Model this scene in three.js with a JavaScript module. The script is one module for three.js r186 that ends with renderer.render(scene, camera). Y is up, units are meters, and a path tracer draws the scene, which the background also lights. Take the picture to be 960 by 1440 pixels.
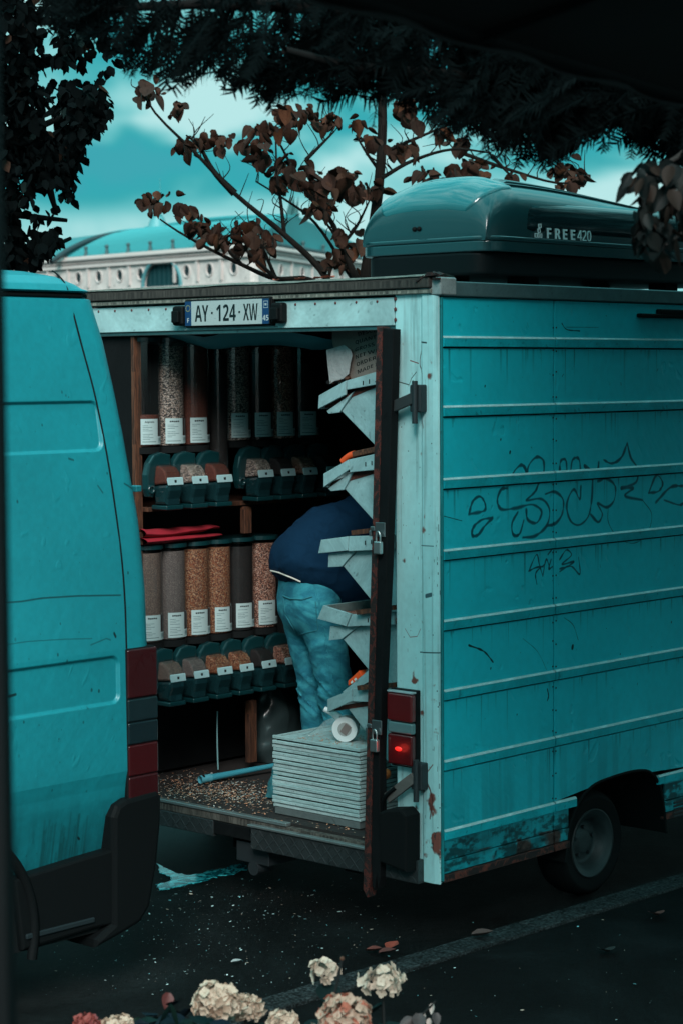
import * as THREE from 'three';
import { RoundedBoxGeometry } from 'three/addons/geometries/RoundedBoxGeometry.js';
import { mergeGeometries, mergeVertices, toCreasedNormals } from 'three/addons/utils/BufferGeometryUtils.js';
import { MarchingCubes } from 'three/addons/objects/MarchingCubes.js';
import { TextGeometry } from 'three/addons/geometries/TextGeometry.js';
import { FontLoader } from 'three/addons/loaders/FontLoader.js';

// ---------------------------------------------------------------- camera, sky, sun, exposure
// World: origin on the road under the trailer's near rear corner; +x towards the pavement, -z into the trailer.
const YAW = 0.7468, PITCH = 0.0671, ROLL = 0.0059, FOCAL = 2945.7;
const CAM = new THREE.Vector3(5.376, 2.33, 6.387);
const scene = new THREE.Scene();
const camera = new THREE.PerspectiveCamera(2 * Math.atan(720 / FOCAL) * 180 / Math.PI, 682 / 1024, 0.05, 2000);
camera.position.copy(CAM);
camera.rotation.order = 'YXZ';
camera.rotation.set(-PITCH, YAW, -ROLL);
camera.focus = 8.6; camera.userData.fStop = 6.3;

const renderer = new THREE.WebGLRenderer({ antialias: true });
renderer.toneMapping = THREE.LinearToneMapping;
renderer.toneMappingExposure = 1.6;
renderer.shadowMap.enabled = true;

let seed = 7;
const rnd = () => { seed = (seed + 0x6d2b79f5) | 0; let t = Math.imul(seed ^ (seed >>> 15), 1 | seed); t = (t + Math.imul(t ^ (t >>> 7), 61 | t)) ^ t; return ((t ^ (t >>> 14)) >>> 0) / 4294967296; };
const rr = (a, b) => a + (b - a) * rnd();
const clamp = (x, a = 0, b = 1) => Math.min(b, Math.max(a, x));
const sm = (a, b, x) => { const t = clamp((x - a) / (b - a)); return t * t * (3 - 2 * t); };
const lerp = (a, b, t) => a + (b - a) * t;
const hash3 = (x, y, z) => { let h = Math.imul(x, 374761393) ^ Math.imul(y, 668265263) ^ Math.imul(z, 2147483647 ^ 0x5bd1e995); h = Math.imul(h ^ (h >>> 13), 1274126177); return ((h ^ (h >>> 16)) >>> 0) / 4294967296; };
function vn(x, y, z) {
  const i = Math.floor(x), j = Math.floor(y), k = Math.floor(z), f = x - i, g = y - j, h = z - k;
  const u = f * f * (3 - 2 * f), v = g * g * (3 - 2 * g), w = h * h * (3 - 2 * h);
  let s = 0;
  for (let a = 0; a < 2; a++) for (let b = 0; b < 2; b++) for (let c = 0; c < 2; c++) s += hash3(i + a, j + b, k + c) * (a ? u : 1 - u) * (b ? v : 1 - v) * (c ? w : 1 - w);
  return s;
}
const fbm = (x, y, z, o = 4) => { let s = 0, a = 0.5, n = 0; for (let i = 0; i < o; i++) { s += a * vn(x, y, z); n += a; x = x * 2.03 + 11.3; y = y * 2.03 + 5.1; z = z * 2.03 + 7.7; a *= 0.5; } return s / n; };

// pixel of the 960 x 1440 photograph -> ray -> point on a plane of the place
const fwd = (px, py) => {
  const a = px - 480, b = py - 720, u = Math.cos(ROLL) * a - Math.sin(ROLL) * b, v = Math.sin(ROLL) * a + Math.cos(ROLL) * b;
  const x = u / FOCAL, y0 = -v / FOCAL, y = y0 * Math.cos(PITCH) - Math.sin(PITCH), z = Math.cos(PITCH) + y0 * Math.sin(PITCH);
  return new THREE.Vector3(x * Math.cos(YAW) - z * Math.sin(YAW), y, -x * Math.sin(YAW) - z * Math.cos(YAW));
};
const at = (px, py, axis, c) => { const d = fwd(px, py); return CAM.clone().addScaledVector(d, (c - CAM[axis]) / d[axis]); };
const deep = (px, py, depth) => { const d = fwd(px, py); return CAM.clone().addScaledVector(d, depth); };   // depth measured along the ground
const viewDir = (az, el) => new THREE.Vector3(Math.cos(el) * Math.sin(az - YAW), Math.sin(el), -Math.cos(el) * Math.cos(az - YAW));

{ // overcast teal sky with broken cloud, brighter towards the zenith
  const W = 2048, Hh = 1024, data = new Float32Array(W * Hh * 4);
  const fx = -Math.sin(YAW), fz = -Math.cos(YAW);
  for (let j = 0; j < Hh; j++) {
    const el = ((j + 0.5) / Hh - 0.5) * Math.PI, cy = Math.cos(el), dy = Math.sin(el);
    for (let i = 0; i < W; i++) {
      const ph = ((i + 0.5) / W - 0.5) * 2 * Math.PI, dx = cy * Math.cos(ph), dz = cy * Math.sin(ph);
      const k = 1 / (Math.max(dy, 0) + 0.25), n = fbm(dx * k * 3.1 + 4, dy * 9 + 2, dz * k * 3.1 + 9, 5);
      const e = el * 180 / Math.PI;
      // cloud cover: bright low bank near the skyline, a darker band above it, broken white higher up
      const f = dx * fx + dz * fz, s = dx * -fz + dz * fx, az = Math.atan2(s, f) * 180 / Math.PI;   // degrees right of the view axis
      const n2 = fbm(dx * k * 8 + 1, dy * 26, dz * k * 8 + 3, 5), n3 = fbm(dx * k * 22 + 7, dy * 60 + 2, dz * k * 22 + 5, 4), wob = (n2 - 0.5) * 3.2 + (n3 - 0.5) * 1.1;
      const bank = 1 - sm(3.9, 5.0, e + 0.55 * wob - 0.05 * az - 0.1), left = sm(1.5, -3.5, az + wob), right = sm(4.2, 6.6, az + 0.5 * wob);
      const band = Math.exp(-(((e + wob * 0.35 - 5.6) / 0.95) ** 2)) * left + Math.exp(-(((e - 6.2) / 1.0) ** 2)) * right * sm(10, 7, az) * 0.9;
      const puff = Math.exp(-(((e + 0.4 * wob - 4.5) / 0.9) ** 2 + ((az - 8.0) / 1.3) ** 2)) * 0.6 + Math.exp(-(((e + 0.5 * wob - 7.2) / 0.7) ** 2 + ((az + 3.6) / 1.4) ** 2)) * 0.5;
      let c = clamp(0.56 + 0.46 * bank - 0.60 * band * (1 - 0.7 * bank) + puff + (1.7 - 1.2 * bank) * (n2 - 0.5) + 0.8 * (n3 - 0.5) + 0.5 * (n - 0.5));
      const lift = 1 + 1.5 * sm(0.1, 1, Math.max(0, dy));
      let R = lerp(0.003, 0.30, c ** 2), G = lerp(0.145, 0.50, c), B = lerp(0.18, 0.50, c);
      if (dy < 0) { const g = 0.08; R = 0.02 * g; G = 0.3 * g; B = 0.33 * g; }
      const o = (j * W + i) * 4;
      data[o] = R * lift; data[o + 1] = G * lift; data[o + 2] = B * lift; data[o + 3] = 1;
    }
  }
  const t = new THREE.DataTexture(data, W, Hh, THREE.RGBAFormat, THREE.FloatType);
  t.mapping = THREE.EquirectangularReflectionMapping; t.magFilter = THREE.LinearFilter; t.minFilter = THREE.LinearFilter; t.needsUpdate = true;
  scene.background = t; scene.environment = t; scene.environmentIntensity = 1; scene.backgroundIntensity = 1;
}
const sun = new THREE.DirectionalLight(new THREE.Color(1, 0.965, 0.93), 2.6);
{ const d = viewDir(Math.PI - 0.04, 0.64); sun.position.copy(d).multiplyScalar(40); }
sun.target.position.set(0, 1, 0); sun.castShadow = true; sun.shadow.radius = 45;
Object.assign(sun.shadow.camera, { left: -14, right: 14, top: 14, bottom: -14, near: 1, far: 90 });
scene.add(sun, sun.target);

// ---------------------------------------------------------------- helpers
const used = new Map();
function numbered(n) { const k = used.get(n) || 0; used.set(n, k + 1); return k ? n + '_' + String(k).padStart(3, '0') : n; }
function thing(name, label, category, pos = [0, 0, 0], turn = 0, group) {
  const o = new THREE.Group(); o.name = numbered(name); scene.add(o); o.position.set(...pos); o.rotation.y = turn;
  o.userData = { label, category }; if (group) o.userData.group = group; return o;
}
function mesh(name, geo, mat, parent) {
  const g = Array.isArray(geo) ? merge(geo) : geo;
  const m = new THREE.Mesh(g, mat); m.name = parent ? name : numbered(name); m.castShadow = m.receiveShadow = true;
  (parent || scene).add(m); return m;
}
function tag(o, label, category, group) { o.userData = { label, category }; if (group) o.userData.group = group; return o; }
function struct(name, geo, mat) { const m = mesh(name, geo, mat); m.userData.kind = 'structure'; return m; }
const merge = (list) => {
  const l = list.map((g) => { const h = g.index ? g.toNonIndexed() : g.clone(); for (const k of Object.keys(h.attributes)) if (!['position', 'normal', 'uv'].includes(k)) h.deleteAttribute(k); if (!h.attributes.uv) h.setAttribute('uv', new THREE.BufferAttribute(new Float32Array(h.attributes.position.count * 2), 2)); return h; });
  return mergeGeometries(l);
};
// uv in metres from the face direction
function uvm(g, s = 1) {
  const h = g.index ? g.toNonIndexed() : g, p = h.attributes.position, n = h.attributes.normal, uv = new Float32Array(p.count * 2);
  for (let i = 0; i < p.count; i++) {
    const ax = Math.abs(n.getX(i)), ay = Math.abs(n.getY(i)), az = Math.abs(n.getZ(i));
    let u, v; if (ay >= ax && ay >= az) { u = p.getX(i); v = p.getZ(i); } else if (ax >= az) { u = p.getZ(i); v = p.getY(i); } else { u = p.getX(i); v = p.getY(i); }
    uv[2 * i] = u * s; uv[2 * i + 1] = v * s;
  }
  h.setAttribute('uv', new THREE.BufferAttribute(uv, 2)); return h;
}
// planar uv: axes a and b mapped from [a0,a1] and [b0,b1] to 0..1
function uvp(g, a, a0, a1, b, b0, b1) {
  const h = g.index ? g.toNonIndexed() : g, p = h.attributes.position, uv = new Float32Array(p.count * 2), ix = { x: 0, y: 1, z: 2 };
  for (let i = 0; i < p.count; i++) { uv[2 * i] = (p.getComponent(i, ix[a]) - a0) / (a1 - a0); uv[2 * i + 1] = (p.getComponent(i, ix[b]) - b0) / (b1 - b0); }
  h.setAttribute('uv', new THREE.BufferAttribute(uv, 2)); return h;
}
// box from corner ranges, lightly rounded
function bx(x0, x1, y0, y1, z0, z1, r = 0.003) {
  const w = Math.abs(x1 - x0), h = Math.abs(y1 - y0), d = Math.abs(z1 - z0), q = Math.min(r, w * 0.3, h * 0.3, d * 0.3);
  const g = q > 0.0005 ? new RoundedBoxGeometry(w, h, d, 1, q) : new THREE.BoxGeometry(w, h, d);
  g.translate((x0 + x1) / 2, (y0 + y1) / 2, (z0 + z1) / 2); return uvm(g);
}
const V = (x, y, z) => new THREE.Vector3(x, y, z);
function tube(pts, r, seg = 24, rad = 6, closed = false) { return new THREE.TubeGeometry(new THREE.CatmullRomCurve3(pts.map((p) => (p.isVector3 ? p : V(...p))), closed, 'centripetal'), seg, r, rad, closed); }
// tapered limb along points
function limb(pts, r0, r1, rad = 7, seg = 0) {
  const c = new THREE.CatmullRomCurve3(pts, false, 'centripetal'), n = seg || pts.length * 3, fr = c.computeFrenetFrames(n), pos = [], idx = [], uv = [];
  for (let i = 0; i <= n; i++) {
    const t = i / n, p = c.getPointAt(t), r = lerp(r0, r1, t);
    for (let j = 0; j <= rad; j++) { const a = j / rad * 2 * Math.PI; const q = p.clone().addScaledVector(fr.normals[i], Math.cos(a) * r).addScaledVector(fr.binormals[i], Math.sin(a) * r); pos.push(q.x, q.y, q.z); uv.push(j / rad * 0.2, t * 2); }
  }
  for (let i = 0; i < n; i++) for (let j = 0; j < rad; j++) { const a = i * (rad + 1) + j, b = a + rad + 1; idx.push(a, a + 1, b, b, a + 1, b + 1); }
  const g = new THREE.BufferGeometry(); g.setAttribute('position', new THREE.Float32BufferAttribute(pos, 3)); g.setAttribute('uv', new THREE.Float32BufferAttribute(uv, 2)); g.setIndex(idx); g.computeVertexNormals(); return g;
}
// polygon (u,v pairs) extruded; plane 'xy' -> along z, 'zy' -> along x
function poly(pts, depth, plane = 'xy', at0 = 0, bevel = 0, holes = []) {
  const s = new THREE.Shape(pts.map((p) => new THREE.Vector2(p[0], p[1])));
  for (const h of holes) s.holes.push(new THREE.Path(h.map((p) => new THREE.Vector2(p[0], p[1]))));
  const g = new THREE.ExtrudeGeometry(s, { depth: depth - 2 * bevel, bevelEnabled: bevel > 0, bevelThickness: bevel, bevelSize: bevel, bevelOffset: -bevel, bevelSegments: 2, steps: 1, curveSegments: 10 });
  g.translate(0, 0, bevel);
  if (plane === 'zy') g.applyMatrix4(new THREE.Matrix4().makeBasis(V(0, 0, 1), V(0, 1, 0), V(-1, 0, 0)).setPosition(at0, 0, 0));
  else g.translate(0, 0, at0);
  return uvm(g);
}
function grid(nu, nv, f) {
  const pos = [], uv = [], idx = [];
  for (let j = 0; j <= nv; j++) for (let i = 0; i <= nu; i++) { const p = f(i / nu, j / nv); pos.push(p.x, p.y, p.z); uv.push(i / nu, j / nv); }
  for (let j = 0; j < nv; j++) for (let i = 0; i < nu; i++) { const a = j * (nu + 1) + i, b = a + nu + 1; idx.push(a, a + 1, b, b, a + 1, b + 1); }
  const g = new THREE.BufferGeometry(); g.setAttribute('position', new THREE.Float32BufferAttribute(pos, 3)); g.setAttribute('uv', new THREE.Float32BufferAttribute(uv, 2)); g.setIndex(idx); g.computeVertexNormals(); return g;
}
// ---- textures
function canvasTex(w, h, draw, repeat = false) {
  const c = document.createElement('canvas'); c.width = w; c.height = h; const x = c.getContext('2d'); draw(x, w, h);
  const t = new THREE.CanvasTexture(c); t.colorSpace = THREE.SRGBColorSpace; t.magFilter = THREE.LinearFilter; t.anisotropy = 8;
  t.wrapS = t.wrapT = repeat ? THREE.RepeatWrapping : THREE.ClampToEdgeWrapping; return t;
}
function dataTex(n, fn, srgb = true) {
  const d = new Uint8Array(n * n * 4);
  for (let j = 0; j < n; j++) for (let i = 0; i < n; i++) { const c = fn(i / n, j / n), o = (j * n + i) * 4; d[o] = clamp(c[0]) * 255; d[o + 1] = clamp(c[1]) * 255; d[o + 2] = clamp(c[2]) * 255; d[o + 3] = 255; }
  const t = new THREE.DataTexture(d, n, n); t.colorSpace = srgb ? THREE.SRGBColorSpace : THREE.NoColorSpace; t.magFilter = THREE.LinearFilter; t.minFilter = THREE.LinearMipmapLinearFilter; t.generateMipmaps = true; t.wrapS = t.wrapT = THREE.RepeatWrapping; t.needsUpdate = true; return t;
}
// tileable fbm: blend of shifted samples on a torus
const tfbm = (u, v, f, s = 0, o = 4) => { const a = u * 2 * Math.PI, b = v * 2 * Math.PI, k = f / 6.28; return fbm(Math.cos(a) * k + s + Math.cos(b) * k * 0.7, Math.sin(a) * k + 3 + Math.sin(b) * k * 0.7, Math.cos(b) * k + Math.sin(b + a) * k * 0.3 + 9, o); };
const T = {};
T.wear = dataTex(512, (u, v) => { const a = tfbm(u, v, 9, 1), b = tfbm(u, v, 60, 5, 3), d = tfbm(u, v, 34, 17, 2); let g = 0.86 + 0.22 * (a - 0.5) + 0.12 * (b - 0.5); if (d > 0.76) g -= 0.16 * sm(0.76, 0.84, d); return [g, g, g]; });
T.fine = dataTex(512, (u, v) => { const b = tfbm(u, v, 120, 2, 3), c = tfbm(u, v, 30, 8, 3); const g = 0.8 + 0.35 * (b - 0.5) + 0.25 * (c - 0.5); return [g, g, g]; });
T.grit = dataTex(512, (u, v) => { const g = 0.5 + 0.7 * (tfbm(u, v, 160, 4, 2) - 0.5) + 0.4 * (tfbm(u, v, 24, 8, 4) - 0.5); return [g, g, g]; }, false);
T.asphalt = dataTex(1024, (u, v) => { const a = tfbm(u, v, 8, 3, 4), b = tfbm(u, v, 190, 6, 2), h = hash3((u * 1024) | 0, (v * 1024) | 0, 3); let g = 0.55 + 1.1 * (a - 0.5) + 0.45 * (b - 0.5) + 0.14 * (h - 0.5); if (h > 0.994) g += 0.35; const crack = Math.abs(tfbm(u, v, 16, 31, 4) - 0.5); if (crack < 0.006) g *= 0.55; return [g * 0.98, g, g]; });
T.granite = dataTex(512, (u, v) => { const h = hash3((u * 340) | 0, (v * 340) | 0, 8), g = 0.5 + 0.55 * (h - 0.5) + 0.25 * (tfbm(u, v, 20, 3) - 0.5); return [g, g, g]; });
T.wood = dataTex(512, (u, v) => { const a = tfbm(u, v, 7, 3), n = vn(u * 90 + a * 8, v * 4, 1), g = 0.62 + 0.45 * (n - 0.5) + 0.3 * (a - 0.5); return [g, g * 0.94, g * 0.88]; });
T.rust = dataTex(512, (u, v) => { const a = tfbm(u, v, 14, 7, 5), b = tfbm(u, v, 70, 2, 3), k = sm(0.48, 0.6, a * 0.7 + b * 0.3); return [lerp(0.16, 0.50, k), lerp(0.13, 0.25, k), lerp(0.13, 0.20, k)].map((x) => x * (0.75 + 0.5 * b)); });
const rep = (t, x, y = x) => { const c = t.clone(); c.repeat.set(x, y); c.needsUpdate = true; return c; };
const mat = (r, g, b, rough = 0.6, o = {}) => { const m = new THREE.MeshStandardMaterial({ roughness: rough, metalness: 0, side: THREE.DoubleSide, ...o }); m.color.setRGB(r, g, b); return m; };
const phys = (r, g, b, rough, o = {}) => { const m = new THREE.MeshPhysicalMaterial({ roughness: rough, side: THREE.DoubleSide, ...o }); m.color.setRGB(r, g, b); return m; };
const dull = (r, g, b, rough, o = {}) => phys(r, g, b, rough, { specularIntensity: 0.25, ...o });
const M = {
  black: dull(0.008, 0.010, 0.011, 0.7, { map: T.fine }), plastic: dull(0.0045, 0.006, 0.0065, 0.5, { specularIntensity: 0.2, bumpMap: rep(T.grit, 30), bumpScale: 0.0004 }),
  rubber: dull(0.005, 0.0065, 0.007, 0.8), under: dull(0.007, 0.009, 0.0095, 0.95),
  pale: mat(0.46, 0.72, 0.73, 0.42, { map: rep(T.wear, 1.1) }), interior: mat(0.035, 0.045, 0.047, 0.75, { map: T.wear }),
  alu: mat(0.42, 0.50, 0.50, 0.38, { metalness: 0.7, map: T.wear }), steel: mat(0.30, 0.34, 0.35, 0.35, { metalness: 0.9 }), darksteel: mat(0.035, 0.045, 0.05, 0.5, { metalness: 0.5 }),
  wood: mat(0.20, 0.085, 0.045, 0.75, { map: rep(T.wood, 3) }), greywood: mat(0.18, 0.20, 0.20, 0.85, { map: rep(T.wood, 2) }),
  rust: mat(0.42, 0.30, 0.29, 0.85, { map: rep(T.rust, 2.5) }), blackboard: dull(0.008, 0.010, 0.011, 0.75, { map: rep(T.wear, 1.5) }),
  tray: mat(0.36, 0.58, 0.60, 0.5, { map: rep(T.wear, 2.2) }), white: mat(0.75, 0.80, 0.80, 0.45), green: phys(0.003, 0.030, 0.034, 0.34, { clearcoat: 0.5 }),
  label: mat(0.30, 0.48, 0.50, 0.4),
};
// ---------------------------------------------------------------- ground
const uvPlane = (x0, x1, z0, z1, y) => { const g = new THREE.PlaneGeometry(x1 - x0, z1 - z0); g.rotateX(-Math.PI / 2); g.translate((x0 + x1) / 2, y, (z0 + z1) / 2); return uvm(g); };
struct('road', uvPlane(-400, 400, -500, 300, 0), dull(0.011, 0.0145, 0.015, 0.72, { map: rep(T.asphalt, 0.45), bumpMap: rep(T.grit, 3), bumpScale: 0.004 }));
const kx = (z) => 0.285 + (0.225 - 0.285) * (z + 1.0) / 2.3;          // kerb face, as it runs past the trailer
{
  const shape = [[kx(40) + 0.125, 40], [120, 40], [120, -120], [kx(-120) + 0.125, -120]];
  const g = new THREE.ShapeGeometry(new THREE.Shape(shape.map((p) => new THREE.Vector2(p[0], -p[1])))); g.rotateX(-Math.PI / 2); g.translate(0, 0.108, 0);
  struct('pavement', uvm(g), dull(0.007, 0.0098, 0.0104, 0.85, { map: rep(T.asphalt, 0.62), bumpMap: rep(T.grit, 4), bumpScale: 0.003 }));
  const kerb = new THREE.Group(); kerb.name = 'kerb'; kerb.userData.kind = 'structure'; scene.add(kerb);
  const kg = uvm(new RoundedBoxGeometry(0.13, 0.22, 0.992, 2, 0.012)), km = [0, 1, 2].map((i) => dull(0.075 + i * 0.008, 0.10 + i * 0.008, 0.104 + i * 0.008, 0.8, { map: rep(T.granite, 0.4), bumpMap: rep(T.grit, 3), bumpScale: 0.003 }));
  for (let i = -9; i < 6; i++) { const z = i + 0.35, s = mesh('kerb_stone', kg, km[(i + 30) % 3], kerb); s.position.set(kx(z) + 0.065, 0.014 + 0.003 * ((i * 7) % 3) / 2, z); s.rotation.y = Math.atan((0.225 - 0.285) / 2.3); }
}
{ // pale turquoise wet spill behind the sill
  const c = at(278, 1234, 'y', 0), pts = [];
  const P = [[222, 1215], [235, 1222], [262, 1231], [290, 1226], [318, 1220], [346, 1213], [347, 1222], [325, 1229], [300, 1234], [275, 1241], [250, 1246], [226, 1252], [220, 1244], [242, 1238], [240, 1232], [224, 1226]];
  for (let i = 0; i < P.length; i++) { const a = P[i], b = P[(i + 1) % P.length]; for (let k = 0; k < 6; k++) { const t = k / 6, q = at(lerp(a[0], b[0], t) + rr(-2, 2), lerp(a[1], b[1], t) + rr(-1.3, 1.3), 'y', 0.004); pts.push(new THREE.Vector2(q.x, -q.z)); } }
  const g = new THREE.ExtrudeGeometry(new THREE.Shape(pts), { depth: 0.004, bevelEnabled: false }); g.rotateX(-Math.PI / 2); g.translate(0, 0.001, 0);
  const m = dataTex(256, (u, v) => { const k = sm(0.4, 0.62, tfbm(u, v, 26, 3, 4)); return [lerp(0.04, 0.3, k), lerp(0.42, 0.82, k), lerp(0.46, 0.86, k)]; });
  tag(mesh('wet_spill', uvm(g), mat(0.9, 0.95, 0.95, 0.12, { map: rep(m, 2) })), 'pale turquoise wet spill on the dark road beneath the trailer sill', 'spill');
}
// small pale scraps, seeds and petals that nobody could count
function scraps(name, n, place, color, size, label, cat) {
  const g = new THREE.CircleGeometry(1, 5); g.rotateX(-Math.PI / 2);
  const im = new THREE.InstancedMesh(g, mat(1, 1, 1, 0.8), n), m = new THREE.Matrix4(), q = new THREE.Quaternion(), c = new THREE.Color();
  for (let i = 0; i < n; i++) { const p = place(); q.setFromEuler(new THREE.Euler(rr(-0.25, 0.25), rr(0, 6.28), rr(-0.25, 0.25))); const s = size(); m.compose(p, q, V(s * rr(0.6, 1.8), s, s * rr(0.4, 1))); im.setMatrixAt(i, m); const k = color(); im.setColorAt(i, c.setRGB(...k)); }
  im.name = numbered(name); im.castShadow = im.receiveShadow = true; im.userData.kind = 'stuff'; if (label) { im.userData.label = label; im.userData.category = cat; } return im;
}
{
  const pal = () => { const r = rnd(); return r < 0.6 ? [0.55, 0.7, 0.7] : r < 0.8 ? [0.6, 0.45, 0.36] : [0.25, 0.6, 0.65]; };
  scene.add(scraps('road_litter', 850, () => { for (;;) { const px = rr(60, 560), py = rr(1235, 1400); const p = at(px, py, 'y', 0.008); if (p.x < kx(p.z) - 0.03 && rnd() < 0.25 + 0.75 * Math.exp(-(((px - 290) / 130) ** 2 + ((py - 1285) / 50) ** 2))) return p; } }, pal, () => 0.0014 + 0.0065 * rnd() ** 6, 'pale specks of spilled seed and paper scattered over the dark road', 'litter'));
  scene.add(scraps('pavement_litter', 60, () => { const p = at(rr(560, 955), rr(1290, 1438), 'y', 0.113); return p; }, pal, () => 0.0016 + 0.005 * rnd() ** 5, 'few pale specks of litter on the dark pavement', 'litter'));
}

// ---------------------------------------------------------------- market trailer
const W0 = -2.42, LEN = -3.9;
const trailer = thing('market_trailer', 'teal panelled market trailer with open rear, rusty white frame and graffiti on its side', 'trailer');
const RIB = [2.4656, 2.1884, 1.8995, 1.6134, 1.3301, 1.0472, 0.7615, 0.477];
const COLS = [0, -0.752, -1.9, -3.05, LEN];
// one print over the whole side: paint, dirt, scratches, graffiti
const SZ0 = 0.03, SZ1 = -2.22, SY0 = 0.25, SY1 = 2.75;
const sideTex = canvasTex(2048, 2048, (c, w, h) => {
  const X = (z) => (SZ0 - z) / (SZ0 - SZ1) * w, Y = (y) => (SY1 - y) / (SY1 - SY0) * h;
  const q = (px, py) => { const p = at(px, py, 'x', 0); return [X(p.z), Y(p.y)]; };
  const img = c.createImageData(w, h);
  for (let j = 0; j < h; j += 2) for (let i = 0; i < w; i += 2) {
    const y = SY1 - j / h * (SY1 - SY0), z = i / w * 2.25;
    const n = fbm(z * 2.2, y * 2.2, 1, 4), f = fbm(z * 40, y * 40, 4, 2), st = fbm(z * 26, y * 1.3, 8, 3);
    let d = 1 + 0.16 * (n - 0.5) + 0.10 * (f - 0.5);
    const grime = sm(1.0, 0.42, y) * (0.3 + 0.35 * sm(0.42, 0.7, st) + 0.7 * (fbm(z * 5, y * 5, 21, 4) - 0.3)); d *= 1 - 0.5 * grime;
    const skirt = y < 0.43 ? sm(0.42, 0.56, 0.6 * fbm(z * 6, y * 26, 2, 5) + 0.4 * fbm(z * 40, y * 70, 5, 4)) : 0; d *= (1 - 0.8 * skirt) * (y < 0.436 ? 0.55 + 0.4 * fbm(z * 4, y * 10, 31, 3) : 1);
    let r = 0.006, g = 0.60, b = 0.71;
    if (y < 0.36) { const u = sm(0.5, 0.62, fbm(z * 9, y * 9, 12, 4)); r = lerp(r, 0.12, u); g = lerp(g, 0.07, u); b = lerp(b, 0.06, u); }
    const col = [r, g, b].map((v) => Math.round(255 * Math.pow(clamp(v * d), 1 / 2.2)));
    for (let a = 0; a < 2; a++) for (let k = 0; k < 2; k++) { const o = ((j + a) * w + i + k) * 4; img.data[o] = col[0]; img.data[o + 1] = col[1]; img.data[o + 2] = col[2]; img.data[o + 3] = 255; }
  }
  c.putImageData(img, 0, 0);
  for (const ry of RIB) for (let i = 0; i < 46; i++) { const x = rnd() * w, L = rr(20, 190) * rnd(), y = Y(ry - 0.048), g = c.createLinearGradient(0, y, 0, y + L); g.addColorStop(0, `rgba(10,44,48,${rr(0.08, 0.4)})`); g.addColorStop(1, 'rgba(10,44,48,0)'); c.fillStyle = g; c.fillRect(x, y, rr(2, 12), L); }
  const line = (pts, wd, col, s = 1, ox = 0, oy = 0) => {
    const P = pts.map(([a, b]) => q(ox + a / s, oy + b / s)), cv = new THREE.CatmullRomCurve3(P.map((p) => V(p[0], p[1], 0)), false, 'centripetal');
    c.strokeStyle = col; c.lineCap = c.lineJoin = 'round'; const L = cv.getPoints(pts.length * 14); for (let k = 0; k < L.length - 1; k++) { c.lineWidth = wd * (0.55 + 0.9 * vn(k * 0.21 + ox, pts[0][0], 3)); c.beginPath(); c.moveTo(L[k].x, L[k].y); c.lineTo(L[k + 1].x, L[k + 1].y); c.stroke(); }
  };
  const G = [
    [[58, 430], [75, 375], [105, 355], [125, 380], [128, 408], [58, 430]], [[158, 445], [110, 455], [75, 490], [72, 518], [95, 518], [125, 480], [158, 445]],
    [[232, 300], [245, 255], [280, 222], [298, 245], [290, 300]], [[298, 290], [310, 225], [345, 188], [372, 205], [370, 270], [350, 305]],
    [[222, 320], [195, 325], [178, 370], [190, 405], [250, 405], [330, 390], [365, 420], [345, 465], [305, 450], [300, 410]],
    [[300, 370], [340, 330], [352, 300]], [[300, 372], [370, 368], [398, 410], [390, 470], [340, 520], [285, 528]], [[265, 420], [240, 470], [245, 515], [270, 515], [290, 455]],
    [[380, 345], [420, 335], [455, 370], [450, 430], [420, 470], [385, 478]], [[440, 250], [445, 205], [465, 200], [472, 270]], [[485, 270], [495, 200], [520, 195], [530, 260]],
    [[530, 310], [525, 365], [500, 325], [470, 390], [485, 455], [520, 475], [560, 440], [575, 370], [580, 270]], [[555, 240], [545, 225], [575, 250], [580, 290]],
    [[605, 210], [600, 270]], [[600, 290], [640, 280], [675, 315], [670, 370], [640, 400], [600, 385], [620, 430], [605, 462], [570, 430]],
    [[625, 200], [660, 215], [700, 190], [725, 130]], [[725, 130], [740, 190], [770, 240], [765, 290], [700, 320], [750, 320], [715, 350], [790, 370]],
    [[815, 340], [850, 265], [875, 300], [860, 330], [815, 340]], [[845, 380], [910, 315], [960, 310]], [[880, 370], [950, 390], [965, 380]],
  ];
  for (const g of G) { line(g, 11, 'rgba(0,62,72,0.22)', 3, 640, 580); line(g, 5.5, 'rgba(0,78,92,0.55)', 3, 640, 580); }
  line([[790, 370], [828, 430], [815, 500], [760, 550], [690, 530], [645, 460], [645, 400]], 3, 'rgba(0,58,68,0.7)', 3, 640, 580);
  const G2 = [[[310, 670], [345, 600], [355, 640], [370, 690]], [[310, 670], [340, 655], [372, 650]], [[370, 690], [385, 620], [400, 660]], [[345, 725], [340, 680], [378, 640]], [[385, 560], [400, 545], [410, 570], [392, 600]], [[440, 620], [470, 580], [490, 600], [450, 640], [500, 630], [440, 672]], [[520, 610], [525, 682], [490, 650], [440, 660]], [[405, 620], [395, 660], [412, 650]]];
  for (const g of G2) line(g, 6, 'rgba(0,70,82,0.6)', 3, 640, 580);
  line([[238, 258], [290, 280], [320, 315]], 6, 'rgba(0,30,36,0.85)', 2.4, 560, 800); line([[560, 165], [590, 190], [607, 240]], 2.5, 'rgba(0,60,66,0.8)', 2.4, 560, 800);
  line([[420, 235], [470, 280], [500, 340]], 2, 'rgba(0,80,88,0.7)', 2.4, 560, 800); line([[415, 370], [445, 388], [478, 376]], 3, 'rgba(0,60,66,0.7)', 2.4, 560, 800);
  line([[552, 180], [565, 198], [612, 205]], 4, 'rgba(0,45,52,0.8)', 2.4, 560, 380); line([[565, 192], [675, 193]], 2, 'rgba(0,55,62,0.6)', 2.4, 560, 380);
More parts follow.
